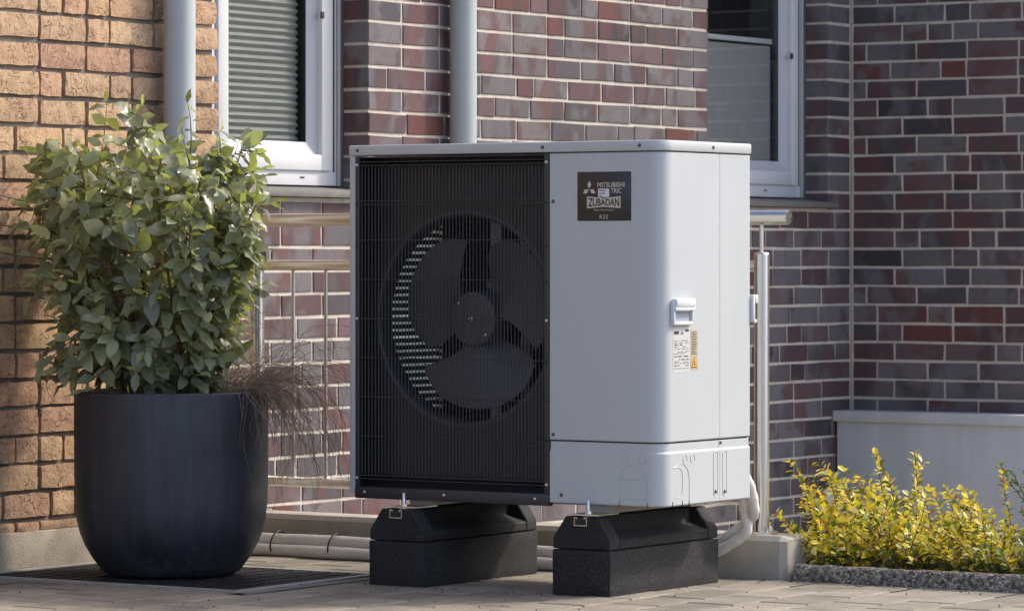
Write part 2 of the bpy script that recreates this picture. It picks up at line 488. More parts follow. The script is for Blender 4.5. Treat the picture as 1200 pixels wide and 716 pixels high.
# ------------------------------------------------------------------ key places (metres)
W_MID, W_TAN, D_RIGHT = -8.29, -7.55, 15.39          # wall planes
TAN_END = 9.795
OPEN_A = (10.70, 11.66)                               # left window opening along y
OPEN_B = (14.125, 15.18)                              # right window opening
REVEAL = 0.116
PITCH, MORT0 = 0.0833, 1.879                          # purple courses
TPITCH, TMORT0 = 0.084, 1.574                         # tan courses
SILL_Z = 1.166
WALL_TOP = 4.6
RIGHT_END = W_MID + 0.99

# ------------------------------------------------------------------ ground
g = MB()
WELL = (W_MID, -2.0, 9.9, D_RIGHT)
zG = -0.014
def gq(x0, x1, y0, y1, z=zG): g.add([(x0,y0,z),(x1,y0,z),(x1,y1,z),(x0,y1,z)], [(0,1,2,3)])
gq(-80, 80, -80, WELL[2]); gq(-80, 80, WELL[3], 120); gq(-80, WELL[0], WELL[2], WELL[3]); gq(WELL[1], 80, WELL[2], WELL[3])
ground = link('ground', g.mesh('ground'), M_GROUND); tag(ground, kind='structure')
# sunken areaway behind the railing
aw = MB()
aw.add([(WELL[0],WELL[2],-0.55),(WELL[1],WELL[2],-0.55),(WELL[1],WELL[3],-0.55),(WELL[0],WELL[3],-0.55)], [(0,1,2,3)])
aw.add([(WELL[0],WELL[2],-0.55),(WELL[1],WELL[2],-0.55),(WELL[1],WELL[2],zG),(WELL[0],WELL[2],zG)], [(0,1,2,3)])
aw.add([(WELL[1],WELL[2],-0.55),(WELL[1],WELL[3],-0.55),(WELL[1],WELL[3],zG),(WELL[1],WELL[2],zG)], [(0,1,2,3)])
o = link('areaway_floor', aw.mesh('areaway_floor'), M_CONC); tag(o, kind='structure')

# pavers: rows running towards the house
rnd = random.Random(5)
pave = tag(bpy.data.objects.new('paved_yard', None), kind='structure'); COL.objects.link(pave)
def paver_mesh(L, W, k):
    rr = random.Random(k); e = 0.006
    x, y = W/2 - 0.003, L/2 - 0.003
    def j(): return rr.uniform(-0.0012, 0.0012)
    o_ = [(-x+j(),-y+j()),(x+j(),-y+j()),(x+j(),y+j()),(-x+j(),y+j())]
    top = [(a - math.copysign(e, a), b - math.copysign(e, b)) for a, b in o_]
    vs = [(a, b, -0.014) for a, b in o_] + [(a, b, -0.004) for a, b in o_] + [(a, b, 0) for a, b in top]
    fs = [(8,9,10,11)] + [(i, (i+1)%4, (i+1)%4+4, i+4) for i in range(4)] + [(i+4, (i+1)%4+4, (i+1)%4+8, i+8) for i in range(4)]
    me = bpy.data.meshes.new('paver'); me.from_pydata(vs, [], fs); me.materials.append(M_PAVER); return me
PM = [paver_mesh(0.24, 0.16, i) for i in range(5)]
GRATE = (-7.54, -6.55, 8.58, 9.28)
cands = []
for ix in range(-52, 4):
    x = ix * 0.16
    y0 = 3.0 + (0.12 if ix % 2 else 0)
    iy = 0
    while True:
        y = y0 + iy * 0.24; iy += 1
        if y > 9.77 - 0.12 + 0.12: break
        if GRATE[0] - 0.3 < x < GRATE[1] + 0.08 and GRATE[2] - 0.12 < y < GRATE[3] + 0.12: continue
        if x < W_TAN + 0.06: continue
        if y + 0.12 > 9.765: continue
        px, py = project((x, y, 0))
        cands.append((x, y, -40 < px < 1240 and 600 < py < 735))
mb = MB()
def small_pave(x0, x1, y0, y1):   # cut pieces along the kerb and round the grate
    mb.add([(x0+.003,y0+.003,-0.001),(x1-.003,y0+.003,-0.001),(x1-.003,y1-.003,-0.001),(x0+.003,y1-.003,-0.001)], [(0,1,2,3)])
for x, y, vis in cands:
    zz = rnd.uniform(-0.0015, 0.0015)
    if vis:
        p = bpy.data.objects.new('paver', rnd.choice(PM)); COL.objects.link(p)
        p.parent = pave; p.location = (x, y, zz)
        p.rotation_euler = (rnd.uniform(-.004, .004), rnd.uniform(-.004, .004), rnd.uniform(-.006, .006) + (math.pi if rnd.random() < .5 else 0))
    else:
        mb.add([(x-.077,y-.117,zz),(x+.077,y-.117,zz),(x+.077,y+.117,zz),(x-.077,y+.117,zz)], [(0,1,2,3)])
for ix in range(-47, 4):
    x = ix * 0.16
    y0 = 3.0 + (0.12 if ix % 2 else 0)
    last = y0 + 0.24 * math.floor((9.765 - 0.12 - y0) / 0.24) + 0.12
    if 9.765 - last > 0.02: small_pave(x - .08, x + .08, last, 9.765)
    if GRATE[0] - 0.3 < x < GRATE[1] + 0.08:
        ys = [y for (xx, y, v) in cands if abs(xx - x) < .01]
        lo = max([y for y in ys if y < 8.6] + [0]) + .12; hi = min([y for y in ys if y > 9.25] + [99]) - .12
        if lo > 1 and GRATE[2] - lo > .015: small_pave(x - .08, x + .08, lo, GRATE[2] - .004)
        if hi < 10 and hi - GRATE[3] > .015: small_pave(x - .08, x + .08, GRATE[3] + .004, hi)
small_pave(GRATE[1] + .004, GRATE[1] + .055, GRATE[2] - .1, GRATE[3] + .1)
rest = link('paving_rest', mb.mesh('paving_rest'), M_PAVER, pave); tag(rest, kind='stuff')
# grit and leaf crumbs on the paving
mb = MB(); rnd = random.Random(17)
for i in range(340):
    x = rnd.uniform(-7.2, -4.2); y = rnd.uniform(8.1, 9.74)
    t_ = rnd.random()
    if t_ < .4: y = 9.745 - abs(rnd.gauss(0, .05))
    elif t_ < .6: x = rnd.choice((-6.391, -6.203, -5.785, -5.597)) + rnd.gauss(0, .012); y = rnd.uniform(8.98, 9.6)
    elif t_ < .7: y = 8.99 + rnd.gauss(0, .012) - .01; x = rnd.uniform(-6.42, -5.57)
    s_ = rnd.uniform(.0015, .0045); a = rnd.uniform(0, 6)
    mb.add([(x + s_*math.cos(a), y + s_*math.sin(a), .0005), (x + s_*math.cos(a+2.1), y + s_*math.sin(a+2.1), .0005), (x + s_*math.cos(a+4.2), y + s_*math.sin(a+4.2), .0005), (x, y, .0005 + s_*1.1)], [(0,1,3),(1,2,3),(2,0,3)])
o = link('grit', mb.mesh('grit'), M_SOIL); tag(o, 'dark crumbs and grit scattered over the paving', 'grit', kind='stuff')

# ------------------------------------------------------------------ bricks
def smooth_brick(k):
    rr = random.Random(100 + k); e = (0.012, 0.05, 0.032)
    j = lambda s: rr.uniform(-s, s)
    o_ = [(-.5+j(.009), -.5+j(.03)), (.5+j(.009), -.5+j(.03)), (.5+j(.009), .5+j(.03)), (-.5+j(.009), .5+j(.03))]
    vs = [(a, 1.0, b) for a, b in o_] + [(a, 0.05, b) for a, b in o_] + [(a * (1 - 2*e[0]), 0.0, b * (1 - 2*e[2])) for a, b in o_]
    fs = [(8,9,10,11)] + [(i, (i+1)%4, (i+1)%4+4, i+4) for i in range(4)] + [(i+4, (i+1)%4+4, (i+1)%4+8, i+8) for i in range(4)]
    return vs, fs
def rustic_brick(k):
    rr = random.Random(300 + k)
    nx, nz = 6, 4; vs = []; fs = []
    off = Vector((k * 7.3, k * 3.1, 0))
    for iz in range(nz):
        for ix in range(nx):
            u, w = ix/(nx-1) - .5, iz/(nz-1) - .5
            edge = ix in (0, nx-1) or iz in (0, nz-1)
            corner = ix in (0, nx-1) and iz in (0, nz-1)
            du = rr.uniform(-.010, .010); dw = rr.uniform(-.030, .030)
            if corner: u *= .985; w *= .965
            y = noise.noise(Vector((u*5, w*3, 0)) + off) * .07 + (0.035 if edge else 0.0) + (.03 if corner else 0)
            vs.append((u + du * (1 if edge else .5), y, w + dw * (1 if edge else .5)))
    idx = lambda ix, iz: iz*nx + ix
    for iz in range(nz-1):
        for ix in range(nx-1):
            fs.append((idx(ix,iz), idx(ix+1,iz), idx(ix+1,iz+1), idx(ix,iz+1)))
    loop = [idx(i,0) for i in range(nx)] + [idx(nx-1,i) for i in range(1,nz)] + [idx(i,nz-1) for i in range(nx-2,-1,-1)] + [idx(0,i) for i in range(nz-2,0,-1)]
    n0 = len(vs)
    for i in loop: vs.append((vs[i][0], 1.0, vs[i][2]))
    for i in range(len(loop)):
        j = (i+1) % len(loop); fs.append((loop[i], n0+i, n0+j, loop[j]))
    return vs, fs
SB = [smooth_brick(k) for k in range(9)]; RB = [rustic_brick(k) for k in range(12)]
def tmesh(t, name, mat, sm):
    me = bpy.data.meshes.new(name); me.from_pydata(t[0], [], t[1]); me.materials.append(mat)
    if sm: smooth(me, 32)
    me.update(); return me
SBM = [tmesh(t, 'brick', M_DARK, False) for t in SB]; RBM = [tmesh(t, 'rustic brick', M_TAN, True) for t in RB]

DARK_TONES = [(lin((104,100,99)), 2.6), (lin((95,89,89)), 2.2), (lin((108,99,98)), 1.8), (lin((98,78,79)), 2.2), (lin((88,66,67)), 1.8),
              (lin((98,58,53)), .9), (lin((78,72,75)), 1.1), (lin((62,56,58)), .9)]
TAN_TONES = [(0.47,.315,.190), (.44,.285,.170), (.49,.335,.195), (.46,.28,.175), (.42,.28,.17), (.50,.33,.18), (.44,.295,.18)]

class Wall:
    """a brick skin on one vertical plane; 'u' runs along the wall, bricks go to single objects or to one joined rest"""
    def __init__(s, root, axis, plane, tan=False):
        s.root, s.axis, s.plane, s.tan = root, axis, plane, tan
        s.rest = MB(); s.rnd = random.Random(int(plane * 100)); s.n = 0
        s.rot = Matrix.Rotation(R(90), 4, 'Z') if axis == 'y' else Matrix.Identity(4)
    def tone(s):
        if s.tan:
            c = s.rnd.choice(TAN_TONES); k = s.rnd.uniform(.86, 1.1)
        else:
            tot = sum(w for _, w in DARK_TONES); r = s.rnd.uniform(0, tot); acc = 0
            for c, w in DARK_TONES:
                acc += w
                if r <= acc: break
            k = s.rnd.uniform(.88, 1.1)
        return tuple(v * k for v in c)
    def brick(s, u0, u1, z0, z1, depth, visible):
        uc, zc = (u0+u1)/2, (z0+z1)/2
        proud = s.rnd.uniform(-.0035, .0035) if s.tan else s.rnd.uniform(-.0012, .0012)
        if s.axis == 'y': loc = Vector((s.plane + proud, uc, zc))
        else: loc = Vector((uc, s.plane - proud, zc))
        scl = (u1-u0, depth, z1-z0); c = s.tone()
        k = s.rnd.randrange(len(RB) if s.tan else len(SB))
        flip = s.rnd.random() < .5 if s.tan else False
        tilt = s.rnd.gauss(0, .006) if s.tan else s.rnd.gauss(0, .0015)
        px, py = project(loc)
        if visible(px, py):
            o = bpy.data.objects.new('brick', (RBM if s.tan else SBM)[k]); COL.objects.link(o)
            o.parent = s.root; o.location = loc; o.scale = scl
            o.rotation_euler = (0, tilt, R(90) if s.axis == 'y' else 0)
            o.color = (*c, 1); s.n += 1
        else:
            t = (RB if s.tan else SB)[k]
            M = Matrix.Translation(loc) @ s.rot @ Matrix.Diagonal((*scl, 1))
            s.rest.add([M @ Vector(v) for v in t[0]], t[1], c)
    def finish(s):
        me = s.rest.mesh('brick_rest', 'tone')
        o = link('brick_rest', me, M_TAN_J if s.tan else M_DARK_J, None)
        o.parent = s.root
        return tag(o, kind='stuff')

def course(rr, u0, u1, L, J, half_p=.22, start=None, edge0=None, edge1=None):
    """joints of one course between u0 and u1, wild bond"""
    out = []; u = u0
    if start: out.append((u0, u0 + start)); u = u0 + start + J
    while u < u1 - .02:
        l = L if rr.random() > half_p else (L - J) / 2
        if u + l > u1 - .055: l = u1 - u
        if l > L * 1.25:
            out.append((u, u + l/2 - J/2)); out.append((u + l/2 + J/2, u + l)); break
        out.append((u, u + l)); u += l + J
    return out

inframe = lambda px, py: -22 < px < 1222 and -12 < py < 728
# --- dark wall with the two windows (faces +x)
wall_mid = bpy.data.objects.new('window_wall', None); COL.objects.link(wall_mid)
tag(wall_mid, 'purple and grey brick house wall with two windows behind the heat pump', 'brick wall')
def vis_mid(px, py):
    if not inframe(px, py): return False
    if 420 < px < 866 and 190 < py < 588: return False      # behind the heat pump
    if px < 255: return False                               # behind the tan wall
    if py > 655 or (px < 842 and py > 606): return False    # behind kerb and bed
    return True
Wm = Wall(wall_mid, 'y', W_MID)
rr = random.Random(21)
MJ = 0.011
zrow = MORT0 - PITCH * math.floor((MORT0 + 1.1) / PITCH)
row = 0; OPEN_TOP = 2.55
while zrow < WALL_TOP - .01:
    z0, z1 = zrow + MJ/2, zrow + PITCH - MJ/2
    spans = [(9.0, D_RIGHT - .012)]
    if SILL_Z - .0 < z1 and z0 < OPEN_TOP: spans = [(9.0, OPEN_A[0]), (OPEN_A[1], OPEN_B[0]), (OPEN_B[1], D_RIGHT - .012)]
    for (a, b) in spans:
        zz1 = z1
        st = rr.choice([.24, .1145, .18, .21]) if b - a > .5 else b - a
        for (u0, u1) in course(rr, a, b, .239, MJ, start=st):
            dep = REVEAL if (abs(u0 - OPEN_A[1]) < .001 or abs(u0 - OPEN_B[1]) < .001 or abs(u1 - OPEN_A[0]) < .001 or abs(u1 - OPEN_B[0]) < .001) else .05
            Wm.brick(u0, u1, z0, z1, dep, vis_mid)
    zrow += PITCH; row += 1
Wm.finish()
mm = MB(); x1 = W_MID - .005; x0 = W_MID - REVEAL
e_ = .0035
mm.box(x0, x1, 9.0, OPEN_A[0] - e_, -0.55, WALL_TOP)
mm.box(x0, x1, OPEN_A[1] + e_, OPEN_B[0] - e_, -0.55, WALL_TOP)
mm.box(x0, x1, OPEN_B[1] + e_, D_RIGHT + .3, -0.55, WALL_TOP)
for (a, b) in (OPEN_A, OPEN_B):
    mm.box(x0, x1, a - e_ , b + e_, -0.55, SILL_Z - .026)
    mm.box(x0, x1, a - e_, b + e_, OPEN_TOP + .01, WALL_TOP)
mm.build('mortar', M_MORTAR, wall_mid)
# inner leaf that closes the wall behind the skin
iw = MB(); a0, a1 = W_MID - .40, W_MID - REVEAL - .002
for seg in ((9.0, OPEN_A[0] + .0), (OPEN_A[1] + .0, OPEN_B[0]), (OPEN_B[1], D_RIGHT + .3)): iw.box(a0, a1, seg[0], seg[1], -0.55, WALL_TOP)
for (a, b) in (OPEN_A, OPEN_B): iw.box(a0, a1, a, b, -0.55, SILL_Z - .03); iw.box(a0, a1, a, b, OPEN_TOP + .02, WALL_TOP)
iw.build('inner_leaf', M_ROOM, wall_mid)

def window(dl, dr, name_label, blind_top, blind_bot, extra=0):
    wd = bpy.data.objects.new('window', None); COL.objects.link(wd); wd.parent = wall_mid
    wd['label'] = name_label
    xf = W_MID - REVEAL                       # outer face of the frame
    zb, zt = 1.188, OPEN_TOP
    F = .062; S = .060
    if extra: boxo('cover_strip', (xf - .09, xf - .006, dl + .0145, dl + .0145 + extra, zb, zt), M_UPVC, wd, .002)
    d0 = dl; dl = dl + extra
    # outer frame with a stepped sealing strip
    def ring(nm, y0, y1, z0, z1, w, xo, xi, mat, bev=.003):
        m = MB(); m.box(xi, xo, y0, y0 + w, z0, z1); m.box(xi, xo, y1 - w, y1, z0, z1); m.box(xi, xo, y0 + w, y1 - w, z0, z0 + w); m.box(xi, xo, y0 + w, y1 - w, z1 - w, z1)
        return m.build(nm, mat, wd, bev)
    ring('frame', dl + .014, dr - .014, zb, zt, F, xf - .004, xf - .09, M_UPVC)
    ring('seal', d0, dr, zb, zt + .01, .0145, xf - .010, xf - .06, M_MORTAR)
    ring('gasket', dl + .014 + F, dr - .014 - F, zb + F - .012, zt - F, .009, xf - .020, xf - .07, M_GASKET, 0)
    i0 = dr - .014 - F
    boxo('gasket', (xf - .006, xf - .0033, i0 + .016, i0 + .026, zb + .05, zt - .05), M_GASKET, wd)
    boxo('groove', (xf - .006, xf - .0035, i0 + .035, i0 + .046, zb, zt), M_PANELINT, wd)  # grey strip paints a groove's shade on the flat jamb
    y0, y1 = dl + .014 + F + .006, dr - .014 - F - .006; z0, z1 = zb + F - .008, zt - F - .006
    ring('sash', y0, y1, z0, z1, S, xf + .008, xf - .05, M_UPVC, .005)
    yy0, yy1, zz0, zz1 = y0 + S, y1 - S, z0 + S, z1 - S
    # bevelled glazing bead set back inside the sash
    m = MB(); bw = .045; xo, xi = xf - .012, xf - .034
    vs = []
    for (x, o_) in ((xo, 0), (xi, bw)):
        vs += [(x, yy0 + o_, zz0 + o_), (x, yy1 - o_, zz0 + o_), (x, yy1 - o_, zz1 - o_), (x, yy0 + o_, zz1 - o_)]
    m.add(vs, [(i, (i+1) % 4, (i+1) % 4 + 4, i + 4) for i in range(4)])
    m.build('glazing_bead', simple('bead grey', (0.42, 0.43, 0.44), 0.4) if 'bead grey' not in MATS else MATS['bead grey'], wd)
    boxo('pane', (xf - .040, xf - .034, yy0 + .02, yy1 - .02, zz0 + .02, zz1 - .02), M_GLASS, wd)
    # drain slot
    boxo('drain_slot', (xf - .006, xf - .002, (dl + dr) / 2 + .16, (dl + dr) / 2 + .185, zb + .026, zb + .032), M_GASKET, wd)
    # handle spindle cover
    boxo('latch', (xf + .006, xf + .014, y1 - S - .012, y1 - S + .006, 1.80, 1.825), M_GASKET, wd, .002)
    # pleated blind inside
    m = MB(); p = .026; n = int((blind_top - blind_bot) / p)
    xb = xf - .075; ya, yb = yy0 + .03, yy1 - .048
    vs = []; fs = []
    for i in range(2 * n + 1):
        z = blind_bot + i * p / 2; x = xb + ((.006 if extra else .0004) * (1 if i % 2 else -1))
        vs += [(x, ya, z), (x, yb + (.004 if i % 2 else 0), z)]
    for i in range(2 * n): fs.append((2*i, 2*i+1, 2*i+3, 2*i+2))
    m.add(vs, fs); m.build('blind', M_BLIND, wd)
    boxo('blind_rail', (xb - .010, xb + .012, ya, yb, blind_top, blind_top + .022), M_UPVC, wd, .002)
    boxo('blind_rail', (xb - .010, xb + .012, ya, yb, blind_bot - .02, blind_bot), M_UPVC, wd, .002)
    # room behind
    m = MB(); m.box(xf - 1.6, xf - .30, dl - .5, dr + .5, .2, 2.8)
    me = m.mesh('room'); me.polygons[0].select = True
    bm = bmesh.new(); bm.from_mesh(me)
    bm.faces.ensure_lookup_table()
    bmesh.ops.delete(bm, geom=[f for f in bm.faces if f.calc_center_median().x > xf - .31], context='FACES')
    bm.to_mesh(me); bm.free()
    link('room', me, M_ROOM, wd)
    # stone sill
    dl = d0
    m = MB(); m.box(xf - .03, W_MID + .035, dl - .02, dr + .034, SILL_Z - .024, SILL_Z)
    s = m.build('sill', M_SLATE, wd, .003)
    for v in s.data.vertices:
        if v.co.x < xf + .02 and v.co.z > SILL_Z - .012: v.co.z += .018
    return wd
window(OPEN_A[0], OPEN_A[1], 'white framed window with a closed grey pleated blind', 2.46, 1.345, .115)
window(OPEN_B[0], OPEN_B[1], 'shaded white framed window with a half lowered blind', 1.865, 1.335)

# --- right wall (faces -y)
wall_r = bpy.data.objects.new('shaded_wall', None); COL.objects.link(wall_r)
tag(wall_r, 'shaded dark purple brick wall at the right meeting the window wall', 'brick wall')
Wr = Wall(wall_r, 'x', D_RIGHT); rr = random.Random(33)
zrow = MORT0 - PITCH * math.floor((MORT0 + 1.1) / PITCH)
while zrow < WALL_TOP - .01:
    for (u0, u1) in course(rr, W_MID + .012, RIGHT_END, .239, MJ, start=rr.choice([.239, .18, .1145, .06, .2])):
        Wr.brick(u0, u1, zrow + MJ/2, zrow + PITCH - MJ/2, .05 if u1 < RIGHT_END - .001 else .115, lambda px, py: inframe(px, py) and py < 500)
    zrow += PITCH
Wr.finish()
MB().box(W_MID + .0, RIGHT_END - .0035, D_RIGHT + .005, D_RIGHT + .4, -0.55, WALL_TOP).build('mortar', M_MORTAR, wall_r)

# --- tan wall (faces +x)
wall_t = bpy.data.objects.new('tan_wall', None); COL.objects.link(wall_t)
tag(wall_t, 'tan rustic brick wall with recessed joints behind the planter', 'brick wall')
Wt = Wall(wall_t, 'y', W_TAN, tan=True); rr = random.Random(46)
TJ = .013; zrow = TMORT0 - TPITCH * math.floor((TMORT0 - .06) / TPITCH)
PL_TOP = .112
while zrow < WALL_TOP - .01:
    z0, z1 = zrow + TJ/2, zrow + TPITCH - TJ/2
    if z1 > PL_TOP + .01:
        z0c = max(z0, PL_TOP + .001)
        rows = course(rr, 0, TAN_END - 5.5, .206, TJ, half_p=.3, start=rr.choice([.206, .0965, .15, .206]))
        for (u0, u1) in rows:          # laid from the free end towards the left
            Wt.brick(TAN_END - u1, TAN_END - u0, z0c + rr.uniform(-.002, .002), z1 + rr.uniform(-.002, .002), .05 if u0 > .001 else .1, lambda px, py: inframe(px, py))
    zrow += TPITCH
Wt.finish()
MB().box(W_MID + .03, W_TAN - .013, 4.4, TAN_END - .016, -.02, WALL_TOP).build('mortar', M_MORTAR_TAN, wall_t)
boxo('plinth', (W_TAN - .10, W_TAN + .004, 4.4, TAN_END - .004, -.012, PL_TOP), M_PLINTH, wall_t, .006)
print('BRICKS', Wm.n, Wr.n, Wt.n)

# ------------------------------------------------------------------ downpipes
def downpipe(x, y, r, z0, z1, label, wallx):
    root = empty('downpipe', (x, y, z0), label, 'downpipe', 'zinc downpipes on the house walls')
    m = MB(); m.tube([(x, y, z0), (x, y, z1)], r, 40); m.build('pipe', M_ZINC, root, smooth_angle=40)
    for zc in (2.35,):
        m = MB(); m.tube([(x, y, zc - .015), (x, y, zc + .015)], r + .003, 40); m.build('bracket', M_ZINC, root, smooth_angle=40)
        boxo('bracket_arm', (wallx - .01, x - r, y - .012, y + .012, zc - .012, zc + .012), M_ZINC, root)
    return root
downpipe(W_TAN + .060, 9.52, .0497, .02, WALL_TOP, 'grey blue downpipe in front of the tan brick wall beside the left window', W_TAN)
downpipe(W_MID + .062, 12.19, .0515, -1.0, WALL_TOP, 'grey blue downpipe on the purple brick wall behind the heat pump', W_MID)

# ------------------------------------------------------------------ grey metal casing at the foot of the right wall
root = empty('wall_casing', (-7.4, 15.25, -0.55), 'low grey sheet metal casing with a lid against the shaded brick wall', 'metal casing')
boxo('casing', (W_MID + .014, RIGHT_END - .002, 15.232, D_RIGHT - .004, -0.55, .197), M_ZINCBOX, root, .003)
boxo('lid', (W_MID + .002, RIGHT_END + .002, 15.212, D_RIGHT - .003, .196, .243), M_ZINCBOX, root, .004)
# junction box on the wall
root = empty('socket_box', (W_MID, 15.10, -.28), 'small white outdoor socket box low on the wall beside the metal casing', 'socket box')
boxo('box', (W_MID - .002, W_MID + .05, 15.055, 15.145, -.215, -.100), M_UPVC, root, .006)
boxo('cover', (W_MID + .05, W_MID + .060, 15.062, 15.138, -.208, -.107), M_UPVC, root, .004)

# ------------------------------------------------------------------ kerb, railing, edging
KF, KB, KR, KT = 9.767, 9.915, -5.478, .124
kerb = empty('concrete_kerb', (-6.5, 9.84, 0), 'low weathered concrete kerb carrying the steel railing behind the heat pump', 'kerb')
m = MB(); c = .014
prof = [(KF, -.05), (KF, KT - c), (KF + c, KT), (KB - c, KT), (KB, KT - c), (KB, -.05)]
vs = []
for x, sh in ((W_TAN + .006, 0), (KR - .018, 0), (KR, .018)):
    for (y, z) in prof: vs.append((x, y + (sh if y < 9.84 else -sh), min(z, KT - sh * .6)))
n = len(prof); fs = [tuple(range(n)), tuple(reversed(range(2*n, 3*n)))]
for k in range(2):
    for i in range(n): fs.append((k*n+i, (k+1)*n+i, (k+1)*n+(i+1)%n, k*n+(i+1)%n))
m.add(vs, fs); m.build('block', M_CONC, kerb)

RY = 9.84
rail = empty('steel_railing', (-5.595, RY, KT), 'brushed stainless steel railing with round handrail behind the heat pump', 'railing')
for xp in (-5.595, -7.43):
    m = MB(); m.tube([(xp, RY, KT + .006), (xp, RY, .936)], .0225, 28)
    p = m.build('post', M_INOX, rail, smooth_angle=40)
    m = MB(); m.tube([(xp, RY, .936), (xp, RY, .941), (xp, RY, .943)], [.0225, .020, .012], 28); link('cap', m.mesh('cap'), M_INOX, p)
    m = MB(); m.tube([(xp, RY, .94), (xp, RY, 1.03)], .0065, 16); link('stem', smooth(m.mesh('stem'), 40), M_INOX, p)
    m = MB(); m.tube([(xp, RY, KT), (xp, RY, KT + .008)], .048, 32); bp = m.build('base_plate', M_INOX, rail, smooth_angle=40)
    for dx in (-.036, .036):
        m = MB(); m.tube([(xp + dx, RY - .012, KT + .008), (xp + dx, RY - .012, KT + .016)], .0085, 6)
        m.tube([(xp + dx, RY - .012, KT + .016), (xp + dx, RY - .012, KT + .022), (xp + dx, RY - .012, KT + .026)], [.007, .0058, .002], 12)
        link('cap_nut', m.mesh('cap_nut'), M_STEEL, bp)
m = MB(); m.tube([(-7.54, RY, 1.043), (-5.508, RY, 1.043), (-5.503, RY, 1.043)], [.0212, .0212, .019], 32); m.build('handrail', M_INOXH, rail, smooth_angle=40)
for z, r_ in ((.902, .0165), (.222, .0165)):
    m = MB(); m.tube([(-7.50, RY, z), (-5.60, RY, z)], r_, 24); m.build('crossbar', M_INOXH, rail, smooth_angle=40)
xb = -7.288
while xb < -5.70:
    m = MB(); m.tube([(xb, RY, .228), (xb, RY, .897)], .006, 12); m.build('baluster', M_INOX, rail, smooth_angle=40)
    xb += .1265

# bed and edging stones
bed = boxo('planting_bed', (-5.74, -1.6, 9.93, 10.95, -.3, .022), M_SOIL); tag(bed, kind='structure')
boxo('bed_strip', (-5.46, -1.6, KF + .052, 9.929, -.3, .021), M_SOIL); tag(bpy.data.objects['bed_strip'], kind='structure')
boxo('bed_wall', (-5.74, -1.6, 10.952, 11.03, -0.55, .0), M_CONC, None); tag(bpy.data.objects['bed_wall'], kind='structure')
es = -5.447; k = 0
names = ['leftmost aggregate concrete edging stone butting against the kerb', 'aggregate concrete edging stone below the yellow shrub, right of the first']
while es < -3.0:
    m = MB(); e1 = es + .998
    prof = [(KF, -.06), (KF, .030), (KF + .004, .040), (KF + .013, .046), (KF + .035, .046), (KF + .046, .040), (KF + .05, .03), (KF + .05, -.06)]
    rr = random.Random(70 + k); vs = []; fs = []; nx = 40; n = len(prof)
    for i in range(nx + 1):
        x = es + (e1 - es) * i / nx
        for q, (y, z) in enumerate(prof):
            nz = noise.noise(Vector((x * 30, q * 2.1, k))) * .0035 if z > 0 else 0
            vs.append((x, y + nz * .8, z + nz))
    for i in range(nx):
        for q in range(n - 1): fs.append((i*n+q, (i+1)*n+q, (i+1)*n+q+1, i*n+q+1))
    fs += [tuple(range(n)), tuple(reversed(range(nx*n, nx*n+n)))]
    m.add(vs, fs); st = m.build('edging_stone', M_AGG, None, smooth_angle=60)
    tag(st, names[min(k, 1)] if k < 2 else 'aggregate concrete edging stone at the far right', 'edging stone', 'edging stones of the planting bed')
    es = e1 + .004; k += 1
    if k == 2: break

# ------------------------------------------------------------------ grate with frame under the planter
gr = empty('lightwell_grate', (-7.05, 8.93, 0), 'black steel mesh grate in a galvanised frame under the planter', 'grate')
x0, x1, y0, y1 = GRATE
fw = .022
for nm, d in (('f', (x0, x1, y0, y0 + fw)), ('b', (x0, x1, y1 - fw, y1)), ('r', (x1 - fw, x1, y0 + fw, y1 - fw)), ('l', (x0, x0 + fw, y0 + fw, y1 - fw))):
    boxo('frame_bar', (*d, -.02, .004), M_GRATEFRAME, gr)
m = MB()
ix0, ix1, iy0, iy1 = x0 + fw, x1 - fw, y0 + fw, y1 - fw
y = iy0 + .006
while y < iy1:
    m.box(ix0, ix1, y - .0035, y + .0035, -.012, .000); y += .022
x = ix0 + .012; q = 0
while x < ix1:
    m.box(x - .003, x + .003, iy0, iy1, -.010, .0025 if q % 2 else .001); x += .034; q += 1
mo = m.build('mesh_bars', M_GRATE, gr); tag(mo, kind='stuff')
boxo('pit', (ix0, ix1, iy0, iy1, -.0135, -.0125), M_TIE, gr)  # thin black sheet paints the darkness of the depth below the bars

